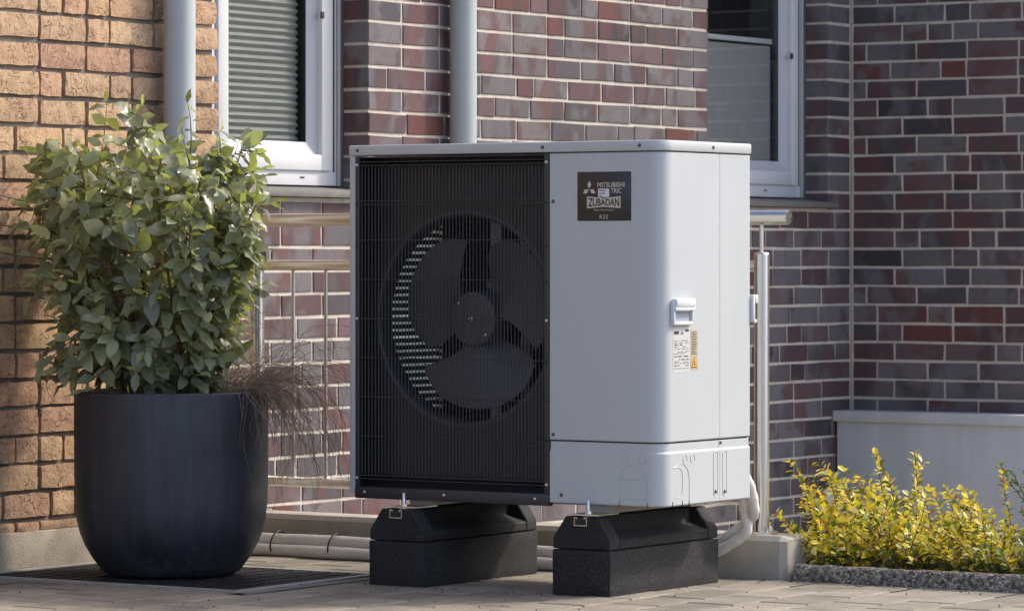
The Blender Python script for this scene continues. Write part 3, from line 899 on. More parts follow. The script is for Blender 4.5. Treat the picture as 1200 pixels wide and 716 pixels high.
# ------------------------------------------------------------------ insulated pipes
def pipe_path(off, h, end_x):
    pts = [(-7.50, 9.690 + off, h), (-6.9, 9.688 + off, h), (-6.3, 9.692 + off, h), (-5.95, 9.690 + off, h), (-5.78, 9.685 + off, h + .012), (-5.68, 9.68 + off, h + .045), (-5.60, 9.675 + off*.6, h + .085), (-5.545, 9.67 + off*.4, h + .125), (end_x, 9.655, .20), (end_x + .004, 9.635, .255), (end_x + .004, 9.60, .30), (end_x, 9.55, .31)]
    P = [Vector(p) for p in pts]; out = []
    for i in range(len(P) - 1):
        a, b, c_, d = P[max(i-1,0)], P[i], P[i+1], P[min(i+2, len(P)-1)]
        for k in range(6):
            t = k / 6
            out.append(0.5 * ((2*b) + (c_-a)*t + (2*a-5*b+4*c_-d)*t*t + (3*b-a-3*c_+d)*t*t*t))
    out.append(P[-1]); return out
for off, h, ex, lab in ((-.012, .0195, -5.545, 'lower white insulated pipe lying on the paving, rising behind the heat pump'), (.014, .0505, -5.515, 'upper white insulated pipe resting on the lower one by the kerb')):
    root = empty('insulated_pipe', (-6.5, 9.69 + off, 0), lab, 'pipe', 'insulated refrigerant pipes')
    pts = pipe_path(off, h, ex); rads = [.0195 - max(0, min(1, (p.x + 5.95) / .3)) * .004 + .0012 * math.sin(i * 1.7) for i, p in enumerate(pts)]
    m = MB(); m.tube(pts, rads, 20); m.build('lagging', M_PIPE, root, smooth_angle=60)
    if h < .03:
        for tx in (-7.238, -7.018, -6.1):
            m = MB(); ring = []
            for q in range(25):
                a = 2 * math.pi * q / 24
                cy, cz = 9.693, .0385
                ring.append((tx + .006 * math.sin(a), cy + .0395 * math.cos(a), cz + .0395 * math.sin(a)))
            m.tube(ring, .0028, 6, caps=False); m.build('cable_tie', M_TIE, root)

# ------------------------------------------------------------------ rubber feet
def foot(x0, x1, y0, y1, label):
    root = empty('mounting_foot', ((x0+x1)/2, (y0+y1)/2, 0), label, 'rubber foot', 'black rubber mounting feet under the heat pump')
    seam, sh, top = .126, .157, .217
    def rough(me, amp, s):
        for v in me.vertices:
            if v.co.z > .005: v.co += Vector((noise.noise(v.co * s), noise.noise(v.co * s + Vector((9, 0, 0))), noise.noise(v.co * s + Vector((0, 9, 0))) * .6)) * amp
    def subdiv(me, n):
        bm = bmesh.new(); bm.from_mesh(me)
        bmesh.ops.subdivide_edges(bm, edges=[e for e in bm.edges if e.calc_length() > .05], cuts=n, use_grid_fill=True); bm.to_mesh(me); bm.free()
    lo = boxo('lower_block', (x0, x1, y0, y1, 0, seam - .001), M_RUBBER, root, .0035)
    subdiv(lo.data, 3); rough(lo.data, .0016, 40)
    ch = .0425
    prof = [(x0 + .0015, seam + .0015), (x1 - .0015, seam + .0015), (x1 - .0015, sh), (x1 - ch, top), (x0 + ch, top), (x0 + .0015, sh)]
    m = MB(); m.prism(prof, 1, y0 + .0015, y0 + .055); m.prism(prof, 1, y1 - .055, y1 - .0015)
    # waist between the two end caps: shoulders scooped in
    rc = .030
    waist = [(x0 + .002, seam + .002), (x1 - .002, seam + .002), (x1 - .002, sh - .003), (x1 - .012, sh), (x1 - ch - .018, sh + .018), (x1 - ch - .022, top - .001), (x0 + ch + .022, top - .001), (x0 + ch + .018, sh + .018), (x0 + .012, sh), (x0 + .002, sh - .003)]
    ramp_ = [(x1 - .002, sh - .003), (x1 - .012, sh), (x1 - ch - .018, sh + .018)]
    m.prism(waist, 1, y0 + .054, y1 - .054)
    up = m.build('upper_block', M_RUBBER, root, .003, 1)
    # slanting ribs from the caps into the waist
    cx = (x0 + x1) / 2
    # channel rail let into the top
    w, h, t = .021, .024, .0022
    zt = top - .0015
    pr = [(cx - w, zt), (cx - w, zt - h), (cx + w, zt - h), (cx + w, zt), (cx + w - .010, zt), (cx + w - .010, zt - .006), (cx + w - .0075, zt - .006), (cx + w - .0075, zt - t), (cx + w - t, zt - t), (cx + w - t, zt - h + t), (cx - w + t, zt - h + t), (cx - w + t, zt - t), (cx - w + .0075, zt - t), (cx - w + .0075, zt - .006), (cx - w + .010, zt - .006), (cx - w + .010, zt)]
    m = MB(); m.prism(pr, 1, y0 - .003, y1 + .003); m.build('channel_rail', M_STEEL, root)
    boxo('slot', (cx - w + .0025, cx + w - .0025, y0 - .0012, y1 + .001, zt - h + .0025, zt - .0026), M_TIE, root)  # black block paints the shade inside the hollow channel
    for by in (y0 + .038, y1 - .02):
        m = MB(); m.tube([(cx, by, zt), (cx, by, zt + .004)], .019, 24); m.tube([(cx, by, zt + .004), (cx, by, zt + .0065)], .0125, 20)
        m.tube([(cx, by, zt + .0065), (cx, by, zt + .015)], .0095, 6)
        b = m.build('washer', M_STEEL, root, smooth_angle=35)
        m = MB(); m.tube([(cx, by, zt + .014), (cx, by, zt + .044), (cx, by, zt + .046)], [.0052, .0052, .004], 12); link('bolt', smooth(m.mesh('bolt'), 40), M_STEEL, b)
    return root
foot(-6.391, -6.203, 8.990, 9.580, 'black rubber mounting foot under the fan side of the heat pump')
foot(-5.785, -5.597, 9.008, 9.596, 'black rubber mounting foot under the white panel side of the heat pump')

# ------------------------------------------------------------------ heat pump
UX, UY, UZ = -6.516, 9.07, .243
UW, UD, UH = 1.05, .48, 1.005
hp = empty('heat_pump', (UX + UW/2, UY + UD/2, UZ), 'white heat pump outdoor unit with black fan grille standing on rubber feet', 'heat pump')
LIDZ = 1.219; SEAM = .421; RC = .05
def arc_path(a0, b1, rc=RC, n=12, inset=0):
    """front edge, rounded right corner, side edge; returns points and outward normals"""
    pts = [((a0, UY + inset), (0, -1))]
    cx, cy = UX + UW - rc, UY + rc
    for i in range(n + 1):
        t = -math.pi/2 + (math.pi/2) * i / n
        pts.append(((cx + (rc - inset) * math.cos(t), cy + (rc - inset) * math.sin(t)), (math.cos(t), math.sin(t))))
    pts.append(((UX + UW - inset, b1), (1, 0)))
    return pts
def shell(name, path, prof, mat):
    """sweep a closed (offset, z) profile along a path"""
    vs = []; fs = []; n = len(prof)
    for (p, nrm) in path:
        for (o_, z) in prof: vs.append((p[0] + nrm[0]*o_, p[1] + nrm[1]*o_, z))
    for i in range(len(path) - 1):
        for k in range(n): fs.append((i*n+k, (i+1)*n+k, (i+1)*n+(k+1)%n, i*n+(k+1)%n))
    fs += [tuple(range(n)), tuple(reversed(range((len(path)-1)*n, len(path)*n)))]
    m = MB(); m.add(vs, fs); return m.build(name, mat, hp, smooth_angle=35)
def panel_prof(z0, z1, e=.0025, t=-.02): return [(t, z0), (-e, z0), (0, z0 + e), (0, z1 - e), (-e, z1), (t, z1)]
A0 = UX + .684; B1 = UY + .307
shell('front_panel', arc_path(A0, B1), panel_prof(SEAM + .0015, LIDZ - .003), M_WHITE)
shell('rear_side_panel', [((UX + UW, B1 + .0022), (1, 0)), ((UX + UW, UY + UD - .004), (1, 0)), ((UX + UW - .004, UY + UD), (.7, .7))], panel_prof(SEAM + .0015, LIDZ - .003), M_WHITE)
lowp = [(-.02, UZ + .004), (-.003, UZ + .004), (0, UZ + .007), (0, SEAM - .030), (-.0045, SEAM - .025), (-.0045, SEAM - .0045), (-.007, SEAM - .0015), (-.02, SEAM - .0015)]
shell('service_cover', arc_path(A0, B1), lowp, M_WHITE)
shell('lower_side_panel', [((UX + UW, B1 + .0022), (1, 0)), ((UX + UW, UY + UD - .004), (1, 0)), ((UX + UW - .004, UY + UD), (.7, .7))], lowp, M_WHITE)
# dark gap lining behind the seams
shell('seam_lining', arc_path(A0 + .003, UY + UD - .01, inset=.006), [(-.012, UZ + .01), (0, UZ + .01), (0, LIDZ - .001), (-.012, LIDZ - .001)], M_TIE)
# lid
def rounded(x0, x1, y0, y1, radii, n=10):
    pts = []
    for (cx, cy, r, a0) in ((x1 - radii[0], y0 + radii[0], radii[0], -90), (x1 - radii[1], y1 - radii[1], radii[1], 0), (x0 + radii[2], y1 - radii[2], radii[2], 90), (x0 + radii[3], y0 + radii[3], radii[3], 180)):
        for i in range(n + 1):
            t = R(a0 + 90 * i / n); pts.append((cx + r * math.cos(t), cy + r * math.sin(t)))
    return pts
m = MB(); m.prism(rounded(UX - .004, UX + UW + .004, UY - .004, UY + UD + .004, (.053, .01, .01, .01)), 2, LIDZ, UZ + UH)
lid = m.build('lid', M_WHITE, hp, .004, 2)
# pillars, base, back, inner partition
boxo('corner_pillar', (UX, UX + .021, UY, UY + .03, UZ + .012, LIDZ - .002), M_WHITE, hp, .002)
boxo('corner_pillar', (UX, UX + .03, UY + UD - .03, UY + UD, UZ + .012, LIDZ - .002), M_WHITE, hp, .002)
boxo('base_pan', (UX + .004, UX + UW - .022, UY + .022, UY + UD - .004, UZ, UZ + .03), M_PANELINT, hp, .002)
boxo('partition', (UX + .70, UX + .706, UY + .02, UY + UD - .01, UZ + .03, LIDZ - .004), M_PANELINT, hp)
boxo('rear_panel', (UX + .70, UX + UW - .006, UY + UD - .006, UY + UD - .002, UZ + .02, LIDZ - .004), M_WHITE, hp)
# unit feet resting on the channel rails
for cx in (-6.297, -5.691):
    boxo('foot_bracket', (cx - .034, cx + .056, UY - .062, UY + .045, .2200, .2238), M_STEEL, hp)
    boxo('foot_bracket', (cx - .034, cx + .056, UY + UD - .045, UY + UD + .03, .2200, .2238), M_STEEL, hp)
    boxo('foot_spacer', (cx - .03, cx + .05, UY + .03, UY + UD - .03, .2240, UZ - .001), M_PANELINT, hp)
# ---- black fan front
GA0, GA1 = UX + .021, UX + .682
GZ0, GZ1 = .272, LIDZ - .002
REC = .092
fc = (UX + .335, .752); FR = .292
# recessed face with round opening (ring of quads between circle and rectangle)
def plate_with_hole(x0, x1, z0, z1, y, c, r, n=96):
    vs = []; fs = []
    for i in range(n):
        t = 2 * math.pi * i / n; dx, dz = math.cos(t), math.sin(t)
        vs.append((c[0] + r * dx, y, c[1] + r * dz))
        ks = []
        if dx > 1e-6: ks.append((x1 - c[0]) / dx)
        if dx < -1e-6: ks.append((x0 - c[0]) / dx)
        if dz > 1e-6: ks.append((z1 - c[1]) / dz)
        if dz < -1e-6: ks.append((z0 - c[1]) / dz)
        k = max(min(ks), r)
        vs.append((c[0] + k * dx, y, c[1] + k * dz))
    for i in range(n):
        j = (i + 1) % n; fs.append((2*i, 2*j, 2*j+1, 2*i+1))
    # fill the four corners
    for (X, Z) in ((x0, z0), (x1, z0), (x1, z1), (x0, z1)):
        base = len(vs); vs.append((X, y, Z))
        best = []
        for i in range(n):
            j = (i + 1) % n; a, b = vs[2*i+1], vs[2*j+1]
            sa = abs(a[0] - X) < 1e-6 or abs(a[2] - Z) < 1e-6; sb = abs(b[0] - X) < 1e-6 or abs(b[2] - Z) < 1e-6
            if (abs(a[0] - X) < 1e-6 and abs(b[2] - Z) < 1e-6) or (abs(a[2] - Z) < 1e-6 and abs(b[0] - X) < 1e-6): best.append((2*i+1, 2*j+1, base))
        fs += best
    return vs, fs
gx0, gx1 = GA0 + .004, GA1 - .004
m = MB(); m.add(*plate_with_hole(gx0, gx1, GZ0 + .005, GZ1 - .004, UY + REC, fc, FR + .018))
fp = m.build('fan_panel', M_BLACKP, hp)
# bell mouth and shroud
m = MB(); n = 96; vs = []; fs = []
prof = [(FR + .018, REC), (FR + .010, REC - .002), (FR + .004, REC + .001), (FR, REC + .010), (FR - .002, REC + .03), (FR - .002, REC + .055)]
for (r_, dy) in prof:
    for i in range(n):
        t = 2 * math.pi * i / n; vs.append((fc[0] + r_ * math.cos(t), UY + dy, fc[1] + r_ * math.sin(t)))
for k in range(len(prof) - 1):
    for i in range(n): j = (i+1) % n; fs.append((k*n+i, k*n+j, (k+1)*n+j, (k+1)*n+i))
m.add(vs, fs); m.build('shroud', simple('shroud sheet', (0.055, 0.055, 0.06), 0.3), hp, smooth_angle=60)
# recess sides
m = MB()
m.box(gx0 - .003, gx0, UY + .004, UY + REC + .002, GZ0, GZ1); m.box(gx1, gx1 + .003, UY + .004, UY + REC + .002, GZ0, GZ1)
m.box(gx0, gx1, UY + .004, UY + REC + .002, GZ1 - .006, GZ1 - .002)
m.add([(gx0, UY + .003, GZ0 + .0), (gx1, UY + .003, GZ0), (gx1, UY + REC, GZ0 + .022), (gx0, UY + REC, GZ0 + .022)], [(0,1,2,3)])
m.build('recess', M_BLACKP, hp)
# flanges
boxo('guard_flange', (GA0, GA0 + .014, UY - .002, UY + .006, GZ0, GZ1), M_BLACK, hp, .001)
boxo('guard_flange', (GA1 - .016, GA1, UY - .002, UY + .006, GZ0, GZ1), M_BLACK, hp, .001)
boxo('bottom_bar', (GA0 - .001, GA1 + .001, UY - .004, UY + .020, UZ - .005, GZ0 - .0005), M_BLACK, hp, .003)
# guard wires: single meshes joined as one guard, too fine to pick apart singly
m = MB(); rw = .0019
x = GA0 + .020; yw = UY + .004
nw = 0
while x < GA1 - .018:
    m.tube([(x - .010, UY + REC - .01, GZ1 - .012), (x, yw + .004, GZ1 - .028), (x, yw, GZ1 - .036), (x, yw, GZ0 + .040), (x, yw + .004, GZ0 + .03), (x - .006, UY + .04, GZ0 + .022)], rw, 6)
    x += .01165; nw += 1
gd = m.build('guard_wires', M_BLACK, hp); tag(gd, kind='stuff')
for i in range(9):
    z = .752 + (i - 4) * .112
    m = MB(); m.tube([(GA0 + .012, yw - .0035, z), (GA1 - .014, yw - .0035, z)], .0016, 6); m.build('guard_crosswire', M_BLACK, hp)
    if i in (0, 7, 8):
        m = MB(); m.tube([(GA0 + .012, yw - .0035, z - .010), (GA1 - .014, yw - .0035, z - .010)], .0015, 6); m.build('guard_crosswire', M_BLACK, hp)
# fan
fan = bpy.data.objects.new('fan', None); COL.objects.link(fan); fan.parent = hp; fan.matrix_parent_inverse = Matrix.Translation(-hp.location)
def fanlink(nm, mbx, mat, sa=40):
    me = mbx.mesh(nm); smooth(me, sa); o = link(nm, me, mat); o.parent = fan; return o
HY = UY + .138
m = MB(); vs = []; fs = []; n = 48
prof = [(.0, HY - .004), (.062, HY - .003), (.076, HY), (.080, HY + .008), (.080, HY + .075)]
for (r_, y) in prof:
    for i in range(n): t = 2*math.pi*i/n; vs.append((fc[0] + r_*math.cos(t), y, fc[1] + r_*math.sin(t)))
for k in range(len(prof)-1):
    for i in range(n): j = (i+1) % n; fs.append((k*n+i, k*n+j, (k+1)*n+j, (k+1)*n+i))
m.add(vs, fs); fanlink('hub', m, M_FAN)
m = MB(); m.tube([(fc[0], HY - .003, fc[1]), (fc[0], HY - .014, fc[1])], .0075, 6); m.tube([(fc[0], HY - .014, fc[1]), (fc[0], HY - .022, fc[1])], [.0035, .0025], 10); fanlink('hub_nut', m, M_STEEL)
for q in (-1, 1):
    m = MB(); m.tube([(fc[0] + .045*q, HY - .003, fc[1] - .045*q), (fc[0] + .045*q, HY - .006, fc[1] - .045*q)], .004, 8); fanlink('hub_rivet', m, M_STEEL)
for b_ in range(3):
    base = -80 + 120 * b_
    m = MB(); vs = []; fs = []; nr, na = 10, 14
    for ir in range(nr):
        rr_ = .070 + (.258 - .070) * ir / (nr - 1); f = ir / (nr - 1)
        half = 33 + 19 * math.sin(min(1, f * 1.25) * math.pi / 2)
        lead = -12 * f * f
        for ia in range(na):
            s_ = ia / (na - 1) * 2 - 1
            ang = base + lead + half * s_
            taper = 1 - .10 * abs(s_) ** 3 * f
            if ir == nr - 1: taper -= .05 * (abs(s_) ** 4)
            t = R(ang); rad = rr_ * taper
            y = HY + .040 + .030 * s_ * (1 - .25 * f) - .012 * (1 - s_ * s_) * f - .006 * f
            vs.append((fc[0] + rad * math.cos(t), y, fc[1] + rad * math.sin(t)))
    for ir in range(nr - 1):
        for ia in range(na - 1): fs.append((ir*na+ia, ir*na+ia+1, (ir+1)*na+ia+1, (ir+1)*na+ia))
    nv = len(vs); vs += [(x, y + .004, z) for (x, y, z) in vs]
    fs += [tuple(reversed([i + nv for i in f])) for f in fs[:]]
    rim = [i for i in range(na)] + [r_*na + na-1 for r_ in range(1, nr)] + [(nr-1)*na + i for i in range(na-2, -1, -1)] + [r_*na for r_ in range(nr-2, 0, -1)]
    for i in range(len(rim)): a, b = rim[i], rim[(i+1) % len(rim)]; fs.append((a, b, b + nv, a + nv))
    m.add(vs, fs); fanlink('blade', m, M_FAN, 50)
# motor and its mount
m = MB(); m.tube([(fc[0], HY + .07, fc[1]), (fc[0], HY + .19, fc[1])], .058, 24); m.build('motor', M_TIE, hp, smooth_angle=40)
for dx in (-.055, .045):
    boxo('motor_support', (fc[0] + dx - .016, fc[0] + dx + .016, HY + .20, HY + .222, UZ + .03, LIDZ - .01), M_ZINCBOX, hp, .002)
boxo('motor_bracket', (fc[0] - .08, fc[0] + .075, HY + .188, HY + .2, fc[1] + .085, fc[1] + .105), M_ZINCBOX, hp)
# finned coil at the back and left, sunlight filters through it
def coil(nm, d):
    return boxo(nm, d, M_COIL, hp)
boxo('coil', (UX + .024, UX + .69, UY + UD - .040, UY + UD - .036, UZ + .04, LIDZ - .02), M_TUBE, hp)
# left leg of the coil: rows of fins with open slots to the daylight outside
m = MB(); z = UZ + .045
while z < LIDZ - .03:
    m.box(UX + .010, UX + .013, UY + .11, UY + UD - .045, z, z + .0135); z += .0205
cl = m.build('coil_fins', M_COIL, hp); tag(cl, kind='stuff')
boxo('coil_guard', (UX + .004, UX + .005, UY + .11, UY + UD - .045, UZ + .045, LIDZ - .03), M_TINT_SHEET, hp)  # added pale cyan sheet, tints and spreads the daylight seen through the slots
m = MB(); z = UZ + .05
while z < LIDZ - .03:
    m.tube([(UX + .02, UY + UD - .050, z), (UX + .69, UY + UD - .050, z)], .0052, 8)
    m.box(UX + .02, UX + .69, UY + UD - .034, UY + UD - .030, z - .0052, z + .0052)
    z += .0205
ct = m.build('coil_tubes', M_TUBE, hp, smooth_angle=50); tag(ct, kind='stuff')
# ---- screws
def screw(x, y, z, axis, mat, r_=.0052):
    m = MB()
    if axis == 'y': m.tube([(x, y, z), (x, y - .0025, z), (x, y - .0038, z)], [r_, r_ * .85, r_ * .4], 12)
    else: m.tube([(x, y, z), (x + .0025, y, z), (x + .0038, y, z)], [r_, r_ * .85, r_ * .4], 12)
    return m.build('screw', mat, hp, smooth_angle=40)
M_SCREWD = simple('dark screw', (0.10, 0.10, 0.10), 0.4, metal=0.8)
for x in (UX + .030, UX + .662, UX + .978): screw(x, UY - .004, 1.2335, 'y', M_SCREWD)
screw(UX + UW + .004, UY + .265, 1.2335, 'x', M_SCREWD)
for z in (1.192, .752, .296): screw(GA0 + .006, UY - .002, z, 'y', M_STEEL); screw(GA1 - .008, UY - .002, z, 'y', M_STEEL)
for z in (1.08, .96, .86, .64, .53, .42): screw(GA0 + .006, UY - .002, z, 'y', M_TIE, .0035); screw(GA1 - .008, UY - .002, z, 'y', M_TIE, .0035)
for x in (UX + .055, UX + .33, UX + .637): screw(x, UY - .004, .256, 'y', M_STEEL)
for x, z in ((UX + .695, 1.083), (UX + .695, .437), (UX + .722, .270)): screw(x, UY, z, 'y', M_SCREWD)
for y, z in ((UY + .284, .276), (UY + .334, .274), (UY + .318, .411)): screw(UX + UW - (.0045 if z > .4 else 0), y, z, 'x', M_SCREWD)
# ---- knockouts pressed into the cover
def ridge(pts, closed, axis, nm='knockout'):
    m = MB()
    P = [((UX + a, UY - .0004, z) if axis == 'y' else (UX + UW + .0004, UY + a, z)) for a, z in pts]
    if closed: P.append(P[0])
    m.tube(P, .0009, 6, caps=not closed); return m.build(nm, M_WHITE, hp, smooth_angle=60)
def circ(a, z, r_, sx=1, n=20): return [(a + sx * r_ * math.cos(2*math.pi*i/n), z + r_ * math.sin(2*math.pi*i/n)) for i in range(n)]
def rrect(a0, a1, z0, z1, r_, n=5):
    return [(cx + r_ * math.cos(R(s + 90*i/n)), cz + r_ * math.sin(R(s + 90*i/n))) for (cx, cz, s) in ((a1-r_, z1-r_, 0), (a0+r_, z1-r_, 90), (a0+r_, z0+r_, 180), (a1-r_, z0+r_, 270)) for i in range(n+1)]
ridge(circ(.928, .374, .0112), True, 'y'); ridge(circ(.9835, .374, .0112), True, 'y')
am, rad = .956, .045
ridge([(am - rad, .250), (am - rad, .315)] + [(am + rad * math.cos(R(t)), .315 + rad * math.sin(R(t))) for t in range(170, 5, -12)] + [(am + rad, .315), (am + rad, .250)], False, 'y')
ridge(rrect(am - .044, am + .044, .266, .321, .014), True, 'y')
ridge(circ(.117, .374, .0112), True, 'x'); ridge(circ(.158, .374, .0112), True, 'x')
ridge([(.052, .350), (.085, .362)] + [(.095 + .045 * math.cos(R(t)), .317 + .045 * math.sin(R(t))) for t in range(80, 5, -12)] + [(.14, .315), (.14, .252)], False, 'x')
ridge([(.052, .352), (.085, .352), (.100, .344), (.104, .33), (.104, .295), (.100, .278), (.085, .270), (.055, .270)], False, 'x')
for b_ in (.284, .334): ridge(rrect(b_ - .011, b_ + .011, .262, .388, .0105), True, 'x')
# knock-out notches at the lower edge
for a in (.911, 1.001): boxo('notch', (UX + a - .0015, UX + a + .0015, UY - .0008, UY + .004, UZ + .003, UZ + .016), M_TIE, hp)
for b_ in (.052, .104, .14): boxo('notch', (UX + UW - .004, UX + UW + .0008, UY + b_ - .0015, UY + b_ + .0015, UZ + .003, UZ + .016), M_TIE, hp)
# ---- recessed handles
def handle(y0, y1, z0, z1):
    h = bpy.data.objects.new('handle', None); COL.objects.link(h); h.parent = hp; h.matrix_parent_inverse = Matrix.Translation(-hp.location)
    X = UX + UW
    def hb(nm, d, mat, bev):
        o = boxo(nm, d, mat, None, bev); o.parent = h; return o
    zm = z0 + (z1 - z0) * .56
    hb('hood', (X - .001, X + .020, y0 + .004, y1 - .003, zm + .008, z1), M_UPVC, .006)
    hb('lip', (X - .001, X + .017, y0 + .002, y1, zm - .002, zm + .010), M_UPVC, .003)
    hb('rim', (X - .001, X + .012, y0, y0 + .009, z0, z1 - .006), M_UPVC, .003)
    hb('rim', (X - .001, X + .010, y1 - .007, y1, z0 + .004, zm), M_UPVC, .003)
    hb('rim', (X - .001, X + .012, y0 + .008, y1 - .006, z0, z0 + .010), M_UPVC, .003)
    hb('cavity', (X - .0005, X + .0015, y0 + .008, y1 - .006, z0 + .009, zm - .001), simple('handle cavity', (0.33, 0.36, 0.40), 0.5) if 'handle cavity' not in MATS else MATS['handle cavity'], 0)  # flat grey plate paints the shade of the grip hollow
    return h
handle(UY + .040, UY + .150, .742, .815)
h2 = bpy.data.objects.new('handle', None); COL.objects.link(h2); h2.parent = hp; h2.matrix_parent_inverse = Matrix.Translation(-hp.location)
for d, bv in (((UX + UW - .03, UX + UW + .010, UY + UD, UY + UD + .012, .745, .822), .004), ((UX + UW - .02, UX + UW + .012, UY + UD + .008, UY + UD + .028, .797, .822), .005), ((UX + UW - .02, UX + UW + .008, UY + UD + .008, UY + UD + .026, .742, .753), .003)):
    o = boxo('grip', d, M_UPVC, None, bv); o.parent = h2
# ---- badge with lettering
def flat_text(s, size, mat, parent, place, warp=None, width=None, bold=0.0, name='lettering'):
    cu = bpy.data.curves.new('txt', 'FONT'); cu.body = s; cu.size = size; cu.align_x = 'CENTER'; cu.align_y = 'CENTER'; cu.offset = bold; cu.resolution_u = 3
    to = bpy.data.objects.new('txt', cu); COL.objects.link(to)
    bpy.context.view_layer.update()
    dg = bpy.context.evaluated_depsgraph_get()
    me = bpy.data.meshes.new_from_object(to.evaluated_get(dg))
    bpy.data.objects.remove(to); bpy.data.curves.remove(cu)
    xs = [v.co.x for v in me.vertices]; ys = [v.co.y for v in me.vertices]
    sx = width / (max(xs) - min(xs)) if width else 1; mx, my = (max(xs)+min(xs))/2, (max(ys)+min(ys))/2
    for v in me.vertices:
        x, y = (v.co.x - mx) * sx, v.co.y - my
        if warp: y *= warp(x)
        v.co = place(x, y)
    me.materials.clear(); o = link(name, me, mat); o.parent = parent
    return o
BX, BZ = UX + .862, 1.0955
badge = boxo('badge', (UX + .775, UX + .949, UY - .0018, UY + .001, 1.028, 1.163), M_BADGE, hp, .0012)
pf = lambda cx, cz, yy=-.0023: (lambda x, y: Vector((cx + x, UY + yy, cz + y)))
bp_ = badge
def bpoly(pts, mat, yy=-.0022, nm='print'):
    me = bpy.data.meshes.new(nm); me.from_pydata([(x, UY + yy, z) for x, z in pts], [], [tuple(range(len(pts)))])
    o = link(nm, me, mat); o.parent = bp_; return o
lx, lz = UX + .8145, 1.1155
def rhomb(cx, cz, ang, L=.0205, Wd=.0085):
    a = R(ang); ux, uz = math.cos(a), math.sin(a)
    tip = (cx + ux * L, cz + uz * L); s1 = (cx + ux*L/2 - uz*Wd, cz + uz*L/2 + ux*Wd); s2 = (cx + ux*L/2 + uz*Wd, cz + uz*L/2 - ux*Wd)
    return [(cx, cz), s2, tip, s1]
for ang in (90, 210, 330):
    a = R(ang); bpoly(rhomb(lx + .0016*math.cos(a), lz + .0016*math.sin(a), ang, .0215, .0068 if ang == 90 else .0066), M_BADGETEXT, nm='emblem_diamond')
flat_text('MITSUBISHI', .0185, M_BADGETEXT, badge, pf(UX + .885, 1.1270), width=.088, bold=.0003)
flat_text('TRIC', .0185, M_BADGETEXT, badge, pf(UX + .9015, 1.1105), width=.034, bold=.0003)
# white sticker over the second line
bpoly([(UX+.8435, 1.0935), (UX+.8795, 1.0935), (UX+.8795, 1.1165), (UX+.8435, 1.1165)], M_STICKER, -.0026, 'sticker')
for (a, b, z) in ((.847, .868, 1.1115), (.847, .866, 1.1035), (.847, .857, 1.0965)): bpoly([(UX+a, z-.0012), (UX+b, z-.0012), (UX+b, z+.0012), (UX+a, z+.0012)], M_PRINT, -.0030)
# hourglass banner with dark lettering
hw = .0545; bc = (UX + .8615, 1.0790)
bpoly([(bc[0]-hw, bc[1]-.0165), (bc[0], bc[1]-.0125), (bc[0]+hw, bc[1]-.0165), (bc[0]+hw, bc[1]+.0165), (bc[0], bc[1]+.0115), (bc[0]-hw, bc[1]+.0165)], M_BADGETEXT, nm='banner')
flat_text('ZUBADAN', .0285, M_BADGE, badge, pf(bc[0], bc[1], -.0027), warp=lambda x: .86 + .34 * (abs(x) / hw), width=.101, bold=.0006)
flat_text('New Generation', .0075, M_BADGETEXT, badge, pf(UX + .862, 1.0585), width=.064)
flat_text('R32', .0165, M_BADGETEXT, badge, pf(UX + .862, 1.0390), width=.027)
# ---- labels on the side
def sl(nm, b0, b1, z0, z1, mat, off, par):
    X = UX + UW + off
    me = bpy.data.meshes.new(nm); me.from_pydata([(X, UY+b0, z0), (X, UY+b1, z0), (X, UY+b1, z1), (X, UY+b0, z1)], [], [(0,1,2,3)])
    o = link(nm, me, mat); o.parent = par
    if par is hp: o.matrix_parent_inverse = Matrix.Translation(-hp.location)
    return o
rl = boxo('rating_label', (UX + UW - .001, UX + UW + .0006, UY + .053, UY + .142, .612, .738), M_LABEL, hp)
rr = random.Random(8)
z = .700
while z > .622:
    h_ = rr.choice([.0014, .0014, .002, .0026])
    b_ = .058
    while b_ < .13:
        l = rr.uniform(.006, .03); e = min(b_ + l, .137)
        if rr.random() < .8: sl('print', b_, e, z - h_, z, M_PRINT, .0011, rl)
        b_ = e + rr.uniform(.003, .012)
    z -= h_ + rr.choice([.0035, .0045, .006])
for ang in (90, 210, 330):
    a = R(ang); pts = rhomb(.1, .721, ang, .0085, .0028)
    me = bpy.data.meshes.new('print'); me.from_pydata([(UX + UW + .0011, UY + p[0], p[1]) for p in pts], [], [(0,1,2,3)]); o = link('print', me, M_PRINT); o.parent = rl
sl('print', .058, .084, .717, .726, M_PRINT, .0011, rl); sl('print', .118, .137, .724, .730, M_PRINT, .0011, rl); sl('print', .112, .132, .640, .6412, M_PRINT, .0012, rl); sl('print', .112, .132, .655, .6562, M_PRINT, .0012, rl)
wlb = boxo('warning_label', (UX + UW - .001, UX + UW + .0006, UY + .148, UY + .186, .618, .728), M_LABELTAN, hp)
z = .722
while z > .660:
    sl('print', .152, .152 + rr.uniform(.018, .030), z - .0018, z, M_PRINT, .0011, wlb); z -= .0046
def tri(b, z, s_, mat, off):
    me = bpy.data.meshes.new('print'); X = UX + UW + off
    me.from_pydata([(X, UY + b - s_, z), (X, UY + b + s_, z), (X, UY + b, z + s_ * 1.75)], [], [(0,1,2)]); o = link('print', me, mat); o.parent = wlb
tri(.167, .6235, .0175, M_PRINT, .0011); tri(.167, .6255, .0145, M_YELLOW, .0015); tri(.167, .6300, .0045, M_PRINT, .0019); sl('print', .1655, .1685, .6335, .642, M_PRINT, .0019, wlb)

